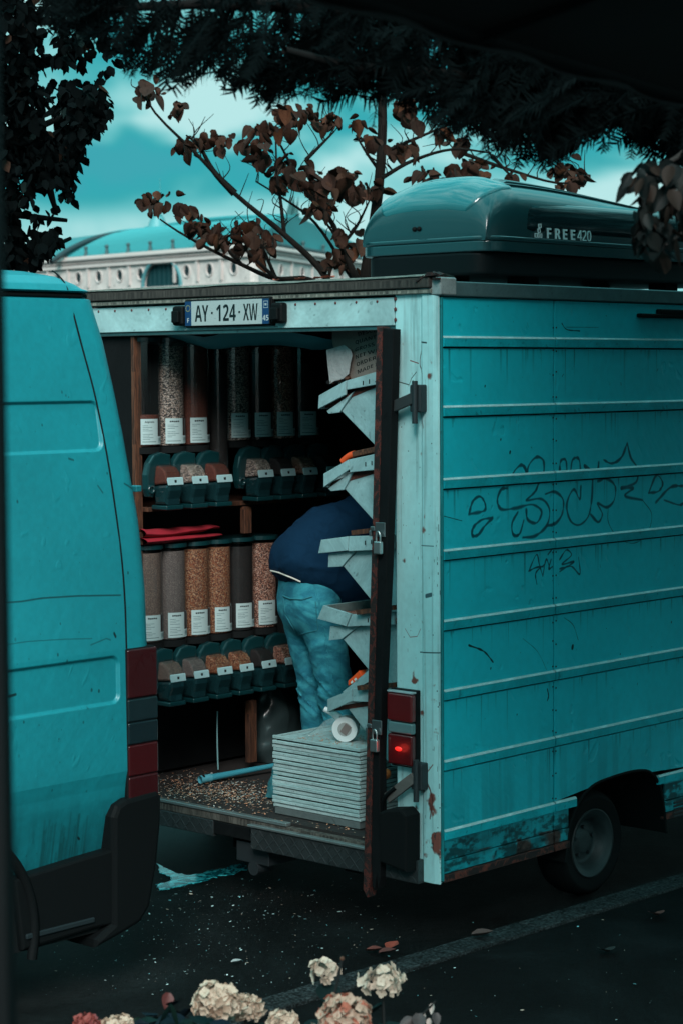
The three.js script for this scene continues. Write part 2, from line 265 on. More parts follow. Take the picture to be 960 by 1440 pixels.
  line([[155, 830], [215, 846]], 2, 'rgba(0,40,46,0.8)', 2.4, 560, 380); line([[503, 405], [507, 430], [503, 445]], 5, 'rgba(0,40,46,0.8)', 2.4, 560, 800);
  for (let i = 0; i < 260; i++) { const x = rnd() * w, y = rnd() * h, l = 2 + 26 * rnd() ** 3; c.strokeStyle = rnd() < 0.7 ? `rgba(0,35,42,${0.2 + 0.5 * rnd()})` : `rgba(130,205,205,${0.12 + 0.3 * rnd()})`; c.lineWidth = 1 + 2.5 * rnd() ** 2; c.beginPath(); c.moveTo(x, y); c.lineTo(x + (rnd() - 0.5) * l, y + (rnd() - 0.3) * l); c.stroke(); }
  for (const [px, py, r] of [[805, 910, 9], [717, 636, 6], [704, 618, 4], [682, 543, 4], [690, 940, 4], [727, 1005, 3], [944, 875, 4], [872, 920, 3]]) { const p = q(px, py); c.fillStyle = 'rgba(4,14,16,0.9)'; c.beginPath(); c.ellipse(p[0], p[1], r * 0.8, r * 1.2, 0.4, 0, 7); c.fill(); }
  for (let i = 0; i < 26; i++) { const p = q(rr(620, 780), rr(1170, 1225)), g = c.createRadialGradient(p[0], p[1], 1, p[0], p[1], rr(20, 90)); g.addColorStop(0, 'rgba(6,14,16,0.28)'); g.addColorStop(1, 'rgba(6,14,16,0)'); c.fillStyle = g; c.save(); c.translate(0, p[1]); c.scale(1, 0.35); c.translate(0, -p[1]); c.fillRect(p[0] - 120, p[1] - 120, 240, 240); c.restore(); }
});
const sideMat = mat(1, 1, 1, 0.42, { map: sideTex, bumpMap: rep(T.wear, 1.4), bumpScale: 0.007 });
const ribMat = mat(0.008, 0.60, 0.71, 0.36, { map: rep(T.wear, 1.5) });
const highlightMat = mat(0.62, 0.95, 0.95, 0.25, { map: rep(T.wear, 3) });  // near-white colour paints the bright highlight along the rib tops
const ARCH = [[-0.835, 0.2], [-0.865, 0.35], [-0.92, 0.44], [-1.02, 0.503], [-1.18, 0.524], [-1.38, 0.524], [-1.475, 0.503], [-1.545, 0.44], [-1.585, 0.33], [-1.61, 0.2]];
{
  const edges = [2.622, ...RIB];
  for (let ci = 0; ci < 4; ci++) {
    const z0 = COLS[ci] - (ci ? 0.0045 : 0.017), z1 = COLS[ci + 1] + 0.0045;
    for (let i = 0; i < 8; i++) {
      const yt = i === 0 ? 2.622 : RIB[i - 1] - 0.0465, yb = RIB[i] + 0.002;
      if (ci === 1 && i === 7) { // panel over the wheel: its lower edge follows the arch
        const pts = [[z0, yb], [z0, yt], [z1, yt], [z1, yb], ...ARCH.filter((p) => p[1] > yb).reverse()];
        mesh('side_panel', uvp(poly(pts.map((p) => [p[0], p[1]]), 0.012, 'zy', -0.002), 'z', SZ0, SZ1, 'y', SY0, SY1), sideMat, trailer);
      } else { const d = 0.0012 * rnd(); mesh('side_panel', uvp(bx(-0.014, -0.002 - d, yb, yt, z1, z0, 0.002), 'z', SZ0, SZ1, 'y', SY0, SY1), sideMat, trailer); }
    }
    // raised ribs: a bevelled top coloured pale as a painted highlight, a dark joint below
    for (let i = 0; i < 8; i++) {
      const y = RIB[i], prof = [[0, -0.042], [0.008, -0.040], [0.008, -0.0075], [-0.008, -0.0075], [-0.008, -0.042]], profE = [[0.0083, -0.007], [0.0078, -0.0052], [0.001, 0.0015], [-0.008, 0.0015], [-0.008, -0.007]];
      const s = new THREE.Shape(prof.map((p) => new THREE.Vector2(p[0], y + p[1] + 0.001)));
      const runs = ci === 1 && i === 7 ? [[z0, -0.905], [-1.535, z1]] : [[z0, z1]];
      for (const [a, b] of runs) { const g = new THREE.ExtrudeGeometry(s, { depth: a - b, bevelEnabled: false }); g.translate(0, 0, b); const rb = mesh('rib', uvm(g), ribMat, trailer); const e = new THREE.ExtrudeGeometry(new THREE.Shape(profE.map((p) => new THREE.Vector2(p[0], y + p[1] + 0.001))), { depth: a - b, bevelEnabled: false }); e.translate(0, 0, b); mesh('rib_highlight', uvm(e), highlightMat, rb); }
    }
    // skirt below the last rib
    const parts = ci === 1 ? [[z0, -0.86], [-1.595, z1]] : [[z0, z1]];
    for (const [a, b] of parts) {
      mesh('skirt_panel', uvp(bx(-0.016, -0.004, 0.352, 0.434, b, a, 0.002), 'z', SZ0, SZ1, 'y', SY0, SY1), sideMat, trailer);
      mesh('skirt_panel', uvp(bx(-0.013, 0.001, 0.298, 0.349, b, a, 0.003), 'z', SZ0, SZ1, 'y', SY0, SY1), sideMat, trailer);
      mesh('bottom_rail', uvm(bx(-0.03, 0.004, 0.262, 0.295, b, a, 0.004)), mat(0.5, 0.5, 0.5, 0.8, { map: rep(T.rust, 1.5) }), trailer);
    }
  }
  // rivets down each seam
  const rv = []; for (const z of [-0.012, -0.742, -0.764, -1.89, -1.912]) for (let y = 0.5; y < 2.6; y += 0.0955) { const s = new THREE.SphereGeometry(0.0042, 6, 4); s.scale(0.6, 1, 1); s.translate(0, y + rr(-0.01, 0.01), z); rv.push(s); }
  const rvm = mesh('rivets', rv, M.darksteel, trailer); rvm.userData.kind = 'stuff';
  mesh('seam_backing', bx(-0.03, -0.015, 0.30, 2.64, LEN, -1.63, 0), M.under, trailer); mesh('seam_backing', bx(-0.03, -0.015, 0.55, 2.64, -1.625, -0.005, 0), M.under, trailer);
  mesh('seam_backing', bx(-0.03, -0.015, 0.30, 0.545, -0.79, -0.005, 0), M.under, trailer);
  mesh('corner_trim', bx(-0.016, 0.003, 0.27, 2.622, -0.016, -0.0075, 0.002), mat(0.01, 0.30, 0.33, 0.5, { map: rep(T.wear, 2) }), trailer);
  mesh('top_rail', bx(-0.02, 0.012, 2.625, 2.685, LEN, -0.008, 0.006), mat(0.10, 0.19, 0.20, 0.55, { map: rep(T.wear, 2) }), trailer);
  mesh('drain_pipe', [bx(0.0, 0.03, 2.56, 2.578, -1.75, -1.35, 0.006), bx(0.0, 0.03, 2.575, 2.60, -1.75, -1.50, 0.006)], M.black, trailer);
  // lower right: fine horizontal slats forward of the wheel
  for (let i = 0; i < 5; i++) mesh('skirt_slat', bx(-0.004, 0.006, 0.264 + i * 0.016, 0.274 + i * 0.016, -2.4, -1.66, 0.002), M.darksteel, trailer);
}
{ // wheel arch liner, wheel
  const outer = ARCH, pos = [];
  const sh = (d) => outer.map((p) => V(d, p[1], p[0]));
  const a = sh(-0.004), b = sh(-0.42); const g = grid(outer.length - 1, 1, (u, v) => (v ? b : a)[Math.round(u * (outer.length - 1))]);
  const cap = poly(outer.map((p) => [p[0], p[1]]), 0.01, 'zy', -0.42);
  const lip = new THREE.TubeGeometry(new THREE.CatmullRomCurve3(outer.map((p) => V(-0.002, p[1], p[0]))), 40, 0.007, 6);
  mesh('wheel_arch', [g, cap, lip], M.under, trailer);
  const wh = mesh('wheel', (() => { const L = new THREE.LatheGeometry([[0.15, -0.16], [0.19, -0.17], [0.222, -0.15], [0.235, -0.11], [0.236, -0.06], [0.228, -0.02], [0.214, -0.006], [0.206, 0.001], [0.198, -0.004], [0.17, -0.006], [0.152, -0.012]].map((p) => new THREE.Vector2(...p)), 48); L.rotateZ(-Math.PI / 2); return L; })(), M.rubber, trailer);
  wh.position.set(-0.035, 0.236, -1.09);
  const rimG = new THREE.LatheGeometry([[0.0, -0.055], [0.045, -0.05], [0.05, -0.062], [0.085, -0.07], [0.1, -0.06], [0.108, -0.03], [0.132, -0.018], [0.146, -0.008], [0.153, -0.004], [0.153, -0.016]].map((p) => new THREE.Vector2(...p)), 48); rimG.rotateZ(-Math.PI / 2);
  mesh('rim', rimG, mat(0.04, 0.058, 0.062, 0.55, { metalness: 0.3, map: rep(T.wear, 3) }), wh);
  const nuts = []; for (let i = 0; i < 5; i++) { const n = new THREE.CylinderGeometry(0.009, 0.009, 0.016, 6); n.rotateZ(Math.PI / 2); n.translate(-0.058, Math.cos(i * 1.2566) * 0.066, Math.sin(i * 1.2566) * 0.066); nuts.push(n); }
  mesh('wheel_nut', nuts, M.darksteel, wh);
  const w2 = wh.clone(); w2.position.x = W0 + 0.035; w2.rotation.y = Math.PI; trailer.add(w2);
  mesh('axle', (() => { const g = new THREE.CylinderGeometry(0.03, 0.03, 2.1, 10); g.rotateZ(Math.PI / 2); g.translate(W0 / 2, 0.236, -1.09); return g; })(), M.under, trailer);
}
// shell, floor, roof
mesh('floor_frame', bx(W0 + 0.02, -0.45, 0.30, 0.362, LEN + 0.02, -0.03, 0), M.under, trailer);
{ // loading floor with its own grime
  const fl = canvasTex(1024, 1024, (c, w, h) => {
    c.fillStyle = '#23201f'; c.fillRect(0, 0, w, h);
    for (let i = 0; i < 9000; i++) { const k = rnd(); c.fillStyle = k < 0.5 ? `rgba(10,12,13,${rr(0.1, 0.5)})` : `rgba(${rr(80, 130)},${rr(55, 80)},${rr(45, 65)},${rr(0.05, 0.3)})`; c.fillRect(rnd() * w, rnd() * h, 1 + 12 * rnd() ** 3, 1 + 5 * rnd() ** 3); }
  });
  mesh('floor', uvp(merge([bx(W0 + 0.02, -0.44, 0.363, 0.384, LEN + 0.02, -0.02, 0), bx(-0.439, -0.03, 0.363, 0.384, -0.78, -0.02, 0), bx(-0.439, -0.03, 0.363, 0.384, LEN + 0.02, -1.66, 0)]), 'x', W0, 0, 'z', -2.4, 0), mat(1, 1, 1, 0.8, { map: fl }), trailer);
}
mesh('left_wall', bx(W0, W0 + 0.03, 0.29, 2.64, LEN, 0, 0), ribMat, trailer);
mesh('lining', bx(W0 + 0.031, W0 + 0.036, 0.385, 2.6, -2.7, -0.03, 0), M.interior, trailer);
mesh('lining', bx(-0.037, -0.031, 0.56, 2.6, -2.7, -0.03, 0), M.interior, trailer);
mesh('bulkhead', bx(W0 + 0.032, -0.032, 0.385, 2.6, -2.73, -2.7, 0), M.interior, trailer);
mesh('front_wall', bx(W0 + 0.03, -0.032, 0.29, 2.64, LEN, LEN + 0.03, 0), ribMat, trailer);
mesh('roof', bx(W0, -0.002, 2.642, 2.682, LEN, -0.02, 0.004), mat(0.2, 0.26, 0.27, 0.7, { map: T.wear }), trailer);
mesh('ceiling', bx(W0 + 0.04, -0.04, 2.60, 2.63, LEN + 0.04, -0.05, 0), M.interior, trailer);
// rear frame
const pillarTex = canvasTex(512, 2048, (c, w, h) => {
  const x0 = -0.24, x1 = 0.004, y0 = 0.24, y1 = 2.72, q = (px, py) => { const p = at(px, py, 'z', 0); return [(p.x - x0) / (x1 - x0) * w, (y1 - p.y) / (y1 - y0) * h]; };
  const img = c.createImageData(w, h);
  for (let j = 0; j < h; j++) for (let i = 0; i < w; i++) {
    const x = i / w * 0.244, y = y1 - j / h * (y1 - y0), n = fbm(x * 9, y * 5, 3, 4), f = fbm(x * 70, y * 50, 6, 3), s = fbm(x * 60, y * 2, 2, 3);
    let r = 0.42, g = 0.72, b = 0.73, d = 1 + 0.22 * (n - 0.5) + 0.14 * (f - 0.5) - 0.25 * sm(0.6, 0.8, s);
    const edge = sm(0.6, 1, i / w), ru = sm(0.60, 0.70, fbm(x * 20, y * 16, 9, 5) + 0.26 * sm(0.8, 0.3, y) * (0.4 + edge) + 0.09 * sm(2.5, 2.7, y) - 0.145);
    const dk = sm(0.66, 0.72, f + 0.03 * sm(0.9, 0.3, y));
    r = lerp(r * d, lerp(0.20, 0.05, dk), ru); g = lerp(g * d, lerp(0.06, 0.03, dk), ru); b = lerp(b * d, lerp(0.045, 0.03, dk), ru);
    const o = (j * w + i) * 4; img.data[o] = 255 * clamp(r) ** (1 / 2.2); img.data[o + 1] = 255 * clamp(g) ** (1 / 2.2); img.data[o + 2] = 255 * clamp(b) ** (1 / 2.2); img.data[o + 3] = 255;
  }
  c.putImageData(img, 0, 0);
  const line = (pts, wd, col) => { c.strokeStyle = col; c.lineWidth = wd; c.lineCap = 'round'; c.beginPath(); pts.forEach((p, i) => { const k = q(...p); i ? c.lineTo(...k) : c.moveTo(...k); }); c.stroke(); };
  line([[592, 481], [592, 492], [590, 505], [590, 514], [594, 526], [594, 545]], 6, 'rgba(52,16,18,0.9)'); line([[576, 507], [588, 511]], 3, 'rgba(110,30,30,0.9)'); line([[585, 523], [578, 532], [574, 543]], 3, 'rgba(20,24,26,0.9)'); line([[560, 537], [574, 541]], 3, 'rgba(20,24,26,0.9)'); line([[592, 481], [601, 482]], 5, 'rgba(16,30,34,0.8)');
  line([[594, 560], [600, 575]], 22, 'rgba(60,40,40,0.35)'); line([[590, 578], [596, 600]], 14, 'rgba(80,30,30,0.25)');
  line([[569, 884], [576, 896], [586, 895], [591, 884]], 2.5, 'rgba(120,60,60,0.8)'); line([[590, 917], [618, 918]], 4, 'rgba(20,50,55,0.8)'); line([[600, 838], [608, 836]], 14, 'rgba(15,40,48,0.7)'); line([[592, 767], [611, 768]], 3, 'rgba(20,50,55,0.7)');
  line([[597, 1090], [606, 1110], [610, 1125], [606, 1150]], 10, 'rgba(70,28,26,0.75)'); line([[610, 1075], [600, 1088]], 6, 'rgba(110,50,45,0.6)');
  for (let i = 0; i < 120; i++) { c.fillStyle = `rgba(15,28,32,${rr(0.3, 0.9)})`; c.beginPath(); c.ellipse(rnd() * w, h * (0.15 + 0.8 * rnd()), 1 + 4 * rnd() ** 3, 2 + 7 * rnd() ** 3, 0, 0, 7); c.fill(); }
  for (let i = 0; i < 22; i++) { const y = rr(0.4, 1), x = w * rr(0.9, 1); c.fillStyle = `rgba(12,20,22,${rr(0.3, 0.9)})`; c.fillRect(x, y * h, rr(2, 9), rr(3, 26)); }
});
const pillarMat = mat(1, 1, 1, 0.45, { map: pillarTex, bumpMap: rep(T.wear, 1, 3), bumpScale: 0.002 });
const pUV = (g) => uvp(g, 'x', -0.24, 0.004, 'y', 0.24, 2.72);
mesh('corner_pillar', pUV(bx(-0.237, -0.094, 0.27, 2.66, -0.1, 0.0, 0.006)), pillarMat, trailer);
mesh('corner_post', pUV(poly([[-0.097, -0.1], [-0.097, 0.001], [-0.085, 0.008], [-0.03, 0.009], [-0.008, 0.003], [-0.004, -0.002], [-0.018, -0.006], [-0.02, -0.1]].map((p) => [p[0], -p[1]]), 2.44, 'xy', 0, 0.002).rotateX(-Math.PI / 2).translate(0, 0.258, 0)), pillarMat, trailer);
mesh('corner_pillar', bx(W0, W0 + 0.2, 0.27, 2.66, -0.1, 0.0, 0.006), M.pale, trailer);
mesh('header', bx(W0 + 0.2, -0.239, 2.513, 2.628, -0.06, 0.002, 0.004), M.pale, trailer);
mesh('header_lip', bx(W0 + 0.2, -0.239, 2.497, 2.512, -0.05, -0.02, 0.002), M.alu, trailer);
mesh('roof_rail', bx(W0, -0.03, 2.636, 2.655, -0.08, 0.02, 0.004), mat(0.42, 0.5, 0.49, 0.7, { map: rep(T.wood, 2) }), trailer);
mesh('roof_rail', bx(W0, -0.03, 2.658, 2.70, -0.1, 0.03, 0.006), mat(0.085, 0.09, 0.09, 0.85, { map: rep(T.wood, 2.6) }), trailer);
mesh('roof_rail', (() => { const g = grid(60, 4, (u, v) => { const x = lerp(W0, -0.02, u), e = 0.006 * (fbm(x * 9, 2, 1, 3) - 0.5); return V(x, 2.703 + 0.012 * Math.sin(v * Math.PI) + e, lerp(0.035, -0.12, v)); }); return g; })(), mat(0.38, 0.42, 0.41, 0.8, { map: rep(T.wood, 4) }), trailer);
{ const rv = []; for (let x = W0 + 0.25; x < -0.26; x += 0.115) { const s = new THREE.SphereGeometry(0.006, 7, 5); s.scale(1, 1, 0.5); s.translate(x, 2.612, 0.003); rv.push(s); } for (let i = 0; i < 3; i++) { const s = new THREE.SphereGeometry(0.0075, 7, 5); s.scale(1, 1.2, 0.5); s.translate(-0.232, 2.62 - i * 0.042, 0.003); rv.push(s); } const m = mesh('rivets', rv, mat(0.10, 0.025, 0.025, 0.8), trailer); m.userData.kind = 'stuff'; }
{ // peeling corner cap with torn sheet
  const g = []; for (let i = 0; i < 16; i++) { const s = bx(-0.02, 0.02, -0.004, 0.004, -0.012, 0.012, 0); s.rotateY(rr(0, 3)); s.rotateZ(rr(-0.6, 0.6)); s.translate(rr(-0.09, 0.0), 2.70 + rr(-0.01, 0.02), rr(-0.08, 0.03)); g.push(s); }
  mesh('torn_flashing', g, M.rust, trailer);
  mesh('corner_cap', [bx(-0.05, 0.014, 2.628, 2.70, -0.09, 0.012, 0.008)], mat(0.32, 0.40, 0.40, 0.6, { map: rep(T.wear, 4) }), trailer);
}
// number plate with its lamps
{
  const pt = canvasTex(1024, 224, (c, w, h) => {
    c.fillStyle = '#e4eeee'; c.fillRect(0, 0, w, h); c.fillStyle = '#174c84'; c.fillRect(0, 0, 84, h); c.fillRect(w - 84, 0, 84, h);
    c.fillStyle = '#10181c'; c.textAlign = 'center'; c.textBaseline = 'middle'; c.font = 'bold 200px sans-serif'; for (const [t, cx, tw] of [['AY', 0.207, 168], ['124', 0.497, 246], ['XW', 0.784, 174]]) { c.save(); c.translate(cx * w, h / 2 + 4); c.scale(tw / c.measureText(t).width, 1.0); c.fillText(t, 0, 0); c.restore(); } c.fillRect(0.331 * w - 10, h / 2 - 9, 20, 20); c.fillRect(0.655 * w - 10, h / 2 - 9, 20, 20);
    c.fillStyle = '#f0f4f4'; c.font = 'bold 58px sans-serif'; c.fillText('F', 42, h - 52); c.font = 'bold 66px sans-serif'; c.fillText('45', w - 42, h - 56);
    c.strokeStyle = '#d8e4e8'; c.lineWidth = 5; c.strokeRect(w - 66, 26, 48, 56); c.fillStyle = '#d8e4e8'; c.fillRect(w - 54, 44, 24, 20);
    for (let i = 0; i < 12; i++) { const a = i / 12 * 6.283; c.fillStyle = '#e8d36a'; c.beginPath(); c.arc(42 + Math.cos(a) * 26, 66 + Math.sin(a) * 26, 4.5, 0, 7); c.fill(); }
    c.strokeStyle = 'rgba(20,30,34,0.9)'; c.lineWidth = 6; c.strokeRect(3, 3, w - 6, h - 6);
    for (let i = 0; i < 260; i++) { c.fillStyle = `rgba(30,50,50,${rr(0.03, 0.16)})`; c.fillRect(rnd() * w, rnd() * h, rr(1, 30), rr(1, 5)); }
  });
  const X0 = -1.437, X1 = -0.912;
  const pl = mesh('number_plate', uvp(bx(X0, X1, 2.531, 2.643, 0.028, 0.036, 0.002), 'x', X0, X1, 'y', 2.531, 2.643), mat(0.44, 0.48, 0.48, 0.4, { map: pt }), trailer);
  mesh('plate_backing', bx(X0 - 0.006, X1 + 0.006, 2.526, 2.648, 0.003, 0.027, 0.003), M.black, trailer);
  for (const x of [X0 - 0.042, X1 + 0.046]) { const l = mesh('plate_lamp', [bx(x - 0.034, x + 0.034, 2.535, 2.622, 0.003, 0.045, 0.012), bx(x - 0.022, x + 0.022, 2.548, 2.60, 0.046, 0.06, 0.008)], M.plastic, trailer); }
}
// tail light: orange-red, clear, red sections
{
  const lens = (r, g, b) => phys(r, g, b, 0.18, { clearcoat: 0.6, bumpMap: rep(T.grit, 60), bumpScale: 0.0006 });
  const tl = mesh('tail_light', bx(-0.243, -0.106, 0.722, 1.04, 0.001, 0.03, 0.004), M.plastic, trailer);
  mesh('indicator_lens', bx(-0.238, -0.103, 0.912, 1.026, 0.0305, 0.062, 0.014), lens(0.11, 0.007, 0.008), tl);
  mesh('reverse_lens', bx(-0.237, -0.104, 0.862, 0.909, 0.0305, 0.058, 0.010), lens(0.10, 0.20, 0.21), tl);
  mesh('brake_lens', bx(-0.236, -0.105, 0.733, 0.859, 0.0305, 0.06, 0.014), lens(0.075, 0.004, 0.005), tl);
  const bulb = mesh('lamp_bulb', (() => { const g = new THREE.SphereGeometry(0.017, 14, 10); g.scale(1.2, 0.6, 0.6); g.translate(-0.175, 0.80, 0.0565); return g; })(), mat(0.4, 0.01, 0.01, 0.4, { emissive: new THREE.Color(1, 0.03, 0.02), emissiveIntensity: 0.65 }), tl);
  mesh('top_cover', bx(-0.238, -0.103, 1.028, 1.036, 0.0305, 0.058, 0.003), mat(0.3, 0.38, 0.4, 0.3), tl);
  const lamp = new THREE.PointLight(new THREE.Color(1, 0.06, 0.04), 0.0025, 1.2, 2); lamp.position.set(-0.172, 0.80, 0.09); lamp.castShadow = true; lamp.name = 'tail_lamp_light'; trailer.add(lamp);
}
// buffer block, hinges, hanging cable
mesh('rubber_buffer', poly([[-0.245, 0.33], [-0.10, 0.31], [-0.098, 0.54], [-0.13, 0.565], [-0.21, 0.552], [-0.245, 0.535]], 0.09, 'xy', 0.012, 0.01), M.rubber, trailer);
for (const [y0, s] of [[2.225, 1], [0.70, -1]]) {
  const h = mesh('hinge', bx(-0.118, -0.062, y0 - 0.06, y0 + 0.05, 0.004, 0.05, 0.006), M.darksteel, trailer);
  mesh('hinge_arm', (() => { const g = bx(-0.09, 0.09, -0.022, 0.022, -0.008, 0.008, 0.003); g.rotateZ(s > 0 ? 0.32 : 0.62); g.translate(-0.17, s > 0 ? y0 - 0.028 : y0 - 0.06, 0.052); return g; })(), s > 0 ? mat(0.03, 0.035, 0.037, 0.7, { map: T.wear }) : mat(0.16, 0.15, 0.14, 0.7, { map: T.wear }), h);
  mesh('hinge_pin', (() => { const g = new THREE.CylinderGeometry(0.012, 0.012, 0.17, 10); g.translate(-0.085, y0 - 0.02, 0.055); return g; })(), M.darksteel, h);
}
// dark door leaf, seen on its edge, with rusty rim, hasps and padlocks
{
  const P = (px, py) => { const p = at(px, py, 'z', 0.075); return [p.x, p.y]; };
  const leaf = mesh('door_leaf', poly([P(521, 1205), P(537, 461), P(553, 463), P(547, 680), P(543, 800), P(536, 960), P(533, 1060), P(534, 1234), P(531, 1250), P(529, 1230), P(526, 1252), P(523, 1246)], 0.045, 'xy', 0.03, 0.004), M.blackboard, trailer);
  mesh('rusty_edge', poly([P(511, 1250), P(513, 1180), P(518, 960), P(525, 700), P(530, 459), P(538, 460), P(535, 640), P(528, 900), P(522, 1150), P(521, 1235), P(517, 1262)], 0.055, 'xy', 0.025, 0.004), mat(0.40, 0.28, 0.27, 0.85, { map: rep(T.rust, 5) }), leaf);
  for (const [px, py] of [[534, 745], [529, 1023]]) {
    const a = at(px, py, 'z', 0.08);
    const hp = mesh('hasp', [bx(a.x - 0.024, a.x + 0.028, a.y - 0.028, a.y + 0.03, 0.0765, 0.083, 0.002), bx(a.x - 0.05, a.x - 0.026, a.y - 0.006, a.y + 0.012, 0.06, 0.085, 0.003), bx(a.x - 0.062, a.x - 0.05, a.y - 0.03, a.y - 0.006, 0.06, 0.08, 0.003)], M.steel, leaf);
    const lock = mesh('padlock', [bx(a.x - 0.016, a.x + 0.022, a.y - 0.098, a.y - 0.046, 0.084, 0.105, 0.005), tube([V(a.x - 0.007, a.y - 0.05, 0.095), V(a.x - 0.006, a.y - 0.02, 0.095), V(a.x + 0.004, a.y - 0.006, 0.095), V(a.x + 0.013, a.y - 0.02, 0.095), V(a.x + 0.014, a.y - 0.05, 0.095)], 0.0038, 20, 6)], mat(0.5, 0.56, 0.56, 0.3, { metalness: 0.85 }), leaf);
  }
}
mesh('hanging_cable', tube([V(-0.19, 0.64, 0.06), V(-0.235, 0.60, 0.07), V(-0.262, 0.55, 0.06), V(-0.268, 0.47, 0.04), V(-0.25, 0.40, 0.02)], 0.009, 24, 7), M.plastic, trailer);
// sill: alu edge, step board, chequer plate
const cheqBump = dataTex(256, (u, v) => { const a = (u * 4) % 1, b = (v * 4) % 1, f = (Math.floor(u * 4) + Math.floor(v * 4)) % 2, x = f ? a : 1 - a, d = Math.abs(x - b), l = Math.abs(a + b - 1), g = f ? (d < 0.13 && l < 0.75 ? 1 : 0) : (d < 0.13 && l < 0.75 ? 1 : 0); return [g, g, g]; }, false);
const cheqMat = mat(0.085, 0.105, 0.11, 0.42, { metalness: 0.6, bumpMap: rep(cheqBump, 8), bumpScale: 0.004, map: rep(T.wear, 2) });
mesh('sill_strip', [bx(W0 + 0.2, -0.86, 0.372, 0.387, -0.02, 0.012, 0.003), bx(-1.06, -0.25, 0.350, 0.362, 0.02, 0.05, 0.003)], M.alu, trailer);
mesh('sill_board', bx(W0 + 0.2, -0.24, 0.336, 0.371, -0.03, 0.006, 0.003), M.greywood, trailer);
mesh('step_plate', bx(W0 + 0.2, -1.32, 0.262, 0.335, -0.02, 0.008, 0.004), cheqMat, trailer);
mesh('step_plate', bx(-1.05, -0.09, 0.252, 0.349, -0.01, 0.04, 0.005), cheqMat, trailer);
mesh('sill_beam', bx(-1.315, -1.055, 0.275, 0.334, -0.03, 0.006, 0.004), M.black, trailer);
mesh('coupling', [(() => { const g = new THREE.CylinderGeometry(0.032, 0.032, 0.09, 14); g.rotateX(Math.PI / 2); g.translate(-1.09, 0.15, -0.06); return g; })(), bx(-1.2, -1.0, 0.17, 0.26, -0.2, -0.02, 0.004)], M.darksteel, trailer);
mesh('chassis_rail', [bx(-1.3, -1.22, 0.2, 0.3, LEN, -0.1, 0), bx(-0.62, -0.54, 0.2, 0.3, LEN, -0.1, 0), bx(-2.0, -1.92, 0.2, 0.3, LEN, -0.1, 0)], M.under, trailer);
// seed spilled on the loading floor
{
  const pal = () => { const r = rnd(); return r < 0.45 ? [0.55, 0.26, 0.15] : r < 0.75 ? [0.62, 0.42, 0.3] : [0.5, 0.55, 0.52]; };
  const s = scraps('spilled_seed', 2200, () => { const k = rnd(); return k < 0.75 ? V(-1.55 + (rnd() + rnd() - 1) * 0.5, 0.389 + 0.004 * rnd(), -0.28 + (rnd() + rnd() - 1) * 0.3) : V(rr(-2.1, -0.3), 0.389, rr(-0.6, 0.0)); }, pal, () => rr(0.0025, 0.0062), 'orange and cream seed spilled across the trailer floor by the sill', 'spilled seed');
  scene.add(s);
}
// ---------------------------------------------------------------- shelves and seed dispensers along the left wall
const DX = -1.82;                                                     // front plane of the dispensers
{
  const rack = thing('dispenser_rack', 'dark shelf rack with brown wooden posts holding the seed dispensers in the trailer', 'rack');
  const zp = (px, py) => at(px, py, 'x', DX).z;
  const post = (px, py0, py1, w, name = 'post') => { const a = at(px, py0, 'x', DX), b = at(px, py1, 'x', DX); mesh(name, bx(DX - 0.03, DX, b.y, a.y, a.z - w / 2, a.z + w / 2, 0.002), M.wood, rack); };
  mesh('end_panel', bx(-2.36, -1.873, 0.40, 2.58, -0.06, -0.045, 0.002), M.blackboard, rack);
  mesh('post', bx(-1.872, -1.852, 1.60, 2.50, -0.075, -0.03, 0.002), M.wood, rack); mesh('post', bx(-1.872, -1.852, 0.40, 1.595, -0.075, -0.03, 0.002), M.wood, rack);
  post(349, 712, 750, 0.05); post(356, 985, 1072, 0.052);
  const ys = at(210, 714, 'x', DX).y; mesh('shelf_board', bx(-2.33, DX - 0.005, ys - 0.02, ys, -2.0, -0.08, 0.002), M.wood, rack);
  const yl = 0.93; mesh('shelf_board', bx(-2.33, DX - 0.05, yl - 0.02, yl, -2.0, -0.08, 0.002), M.blackboard, rack);
  mesh('back_board', bx(-2.35, -2.335, 0.40, 2.58, -2.2, -0.062, 0), M.interior, rack);
  mesh('lower_front', bx(-2.12, -2.10, 0.40, yl - 0.03, -2.0, -0.09, 0.002), M.blackboard, rack);
  const c0 = at(306, 1000, 'x', -1.9), c1 = at(307, 1082, 'x', -1.9); mesh('cord', tube([c0, V(c0.x, (c0.y + c1.y) / 2, c0.z + 0.003), c1], 0.004, 12, 5), mat(0.2, 0.42, 0.44, 0.6), rack);
}
const grainTex = (base, specks, n = 2600, size = 5) => canvasTex(512, 512, (c, w, h) => {
  c.fillStyle = base; c.fillRect(0, 0, w, h);
  for (let i = 0; i < n; i++) { const x = rnd() * w, y = rnd() * h, a = rnd() * 3.14, s = size * rr(0.6, 1.3); c.fillStyle = specks[(rnd() * specks.length) | 0]; for (const ox of [0, -w, w]) for (const oy of [0, -h, h]) { if (x + ox < -20 || x + ox > w + 20 || y + oy < -20 || y + oy > h + 20) continue; c.beginPath(); c.ellipse(x + ox, y + oy, s, s * 0.55, a, 0, 7); c.fill(); } }
}, true);
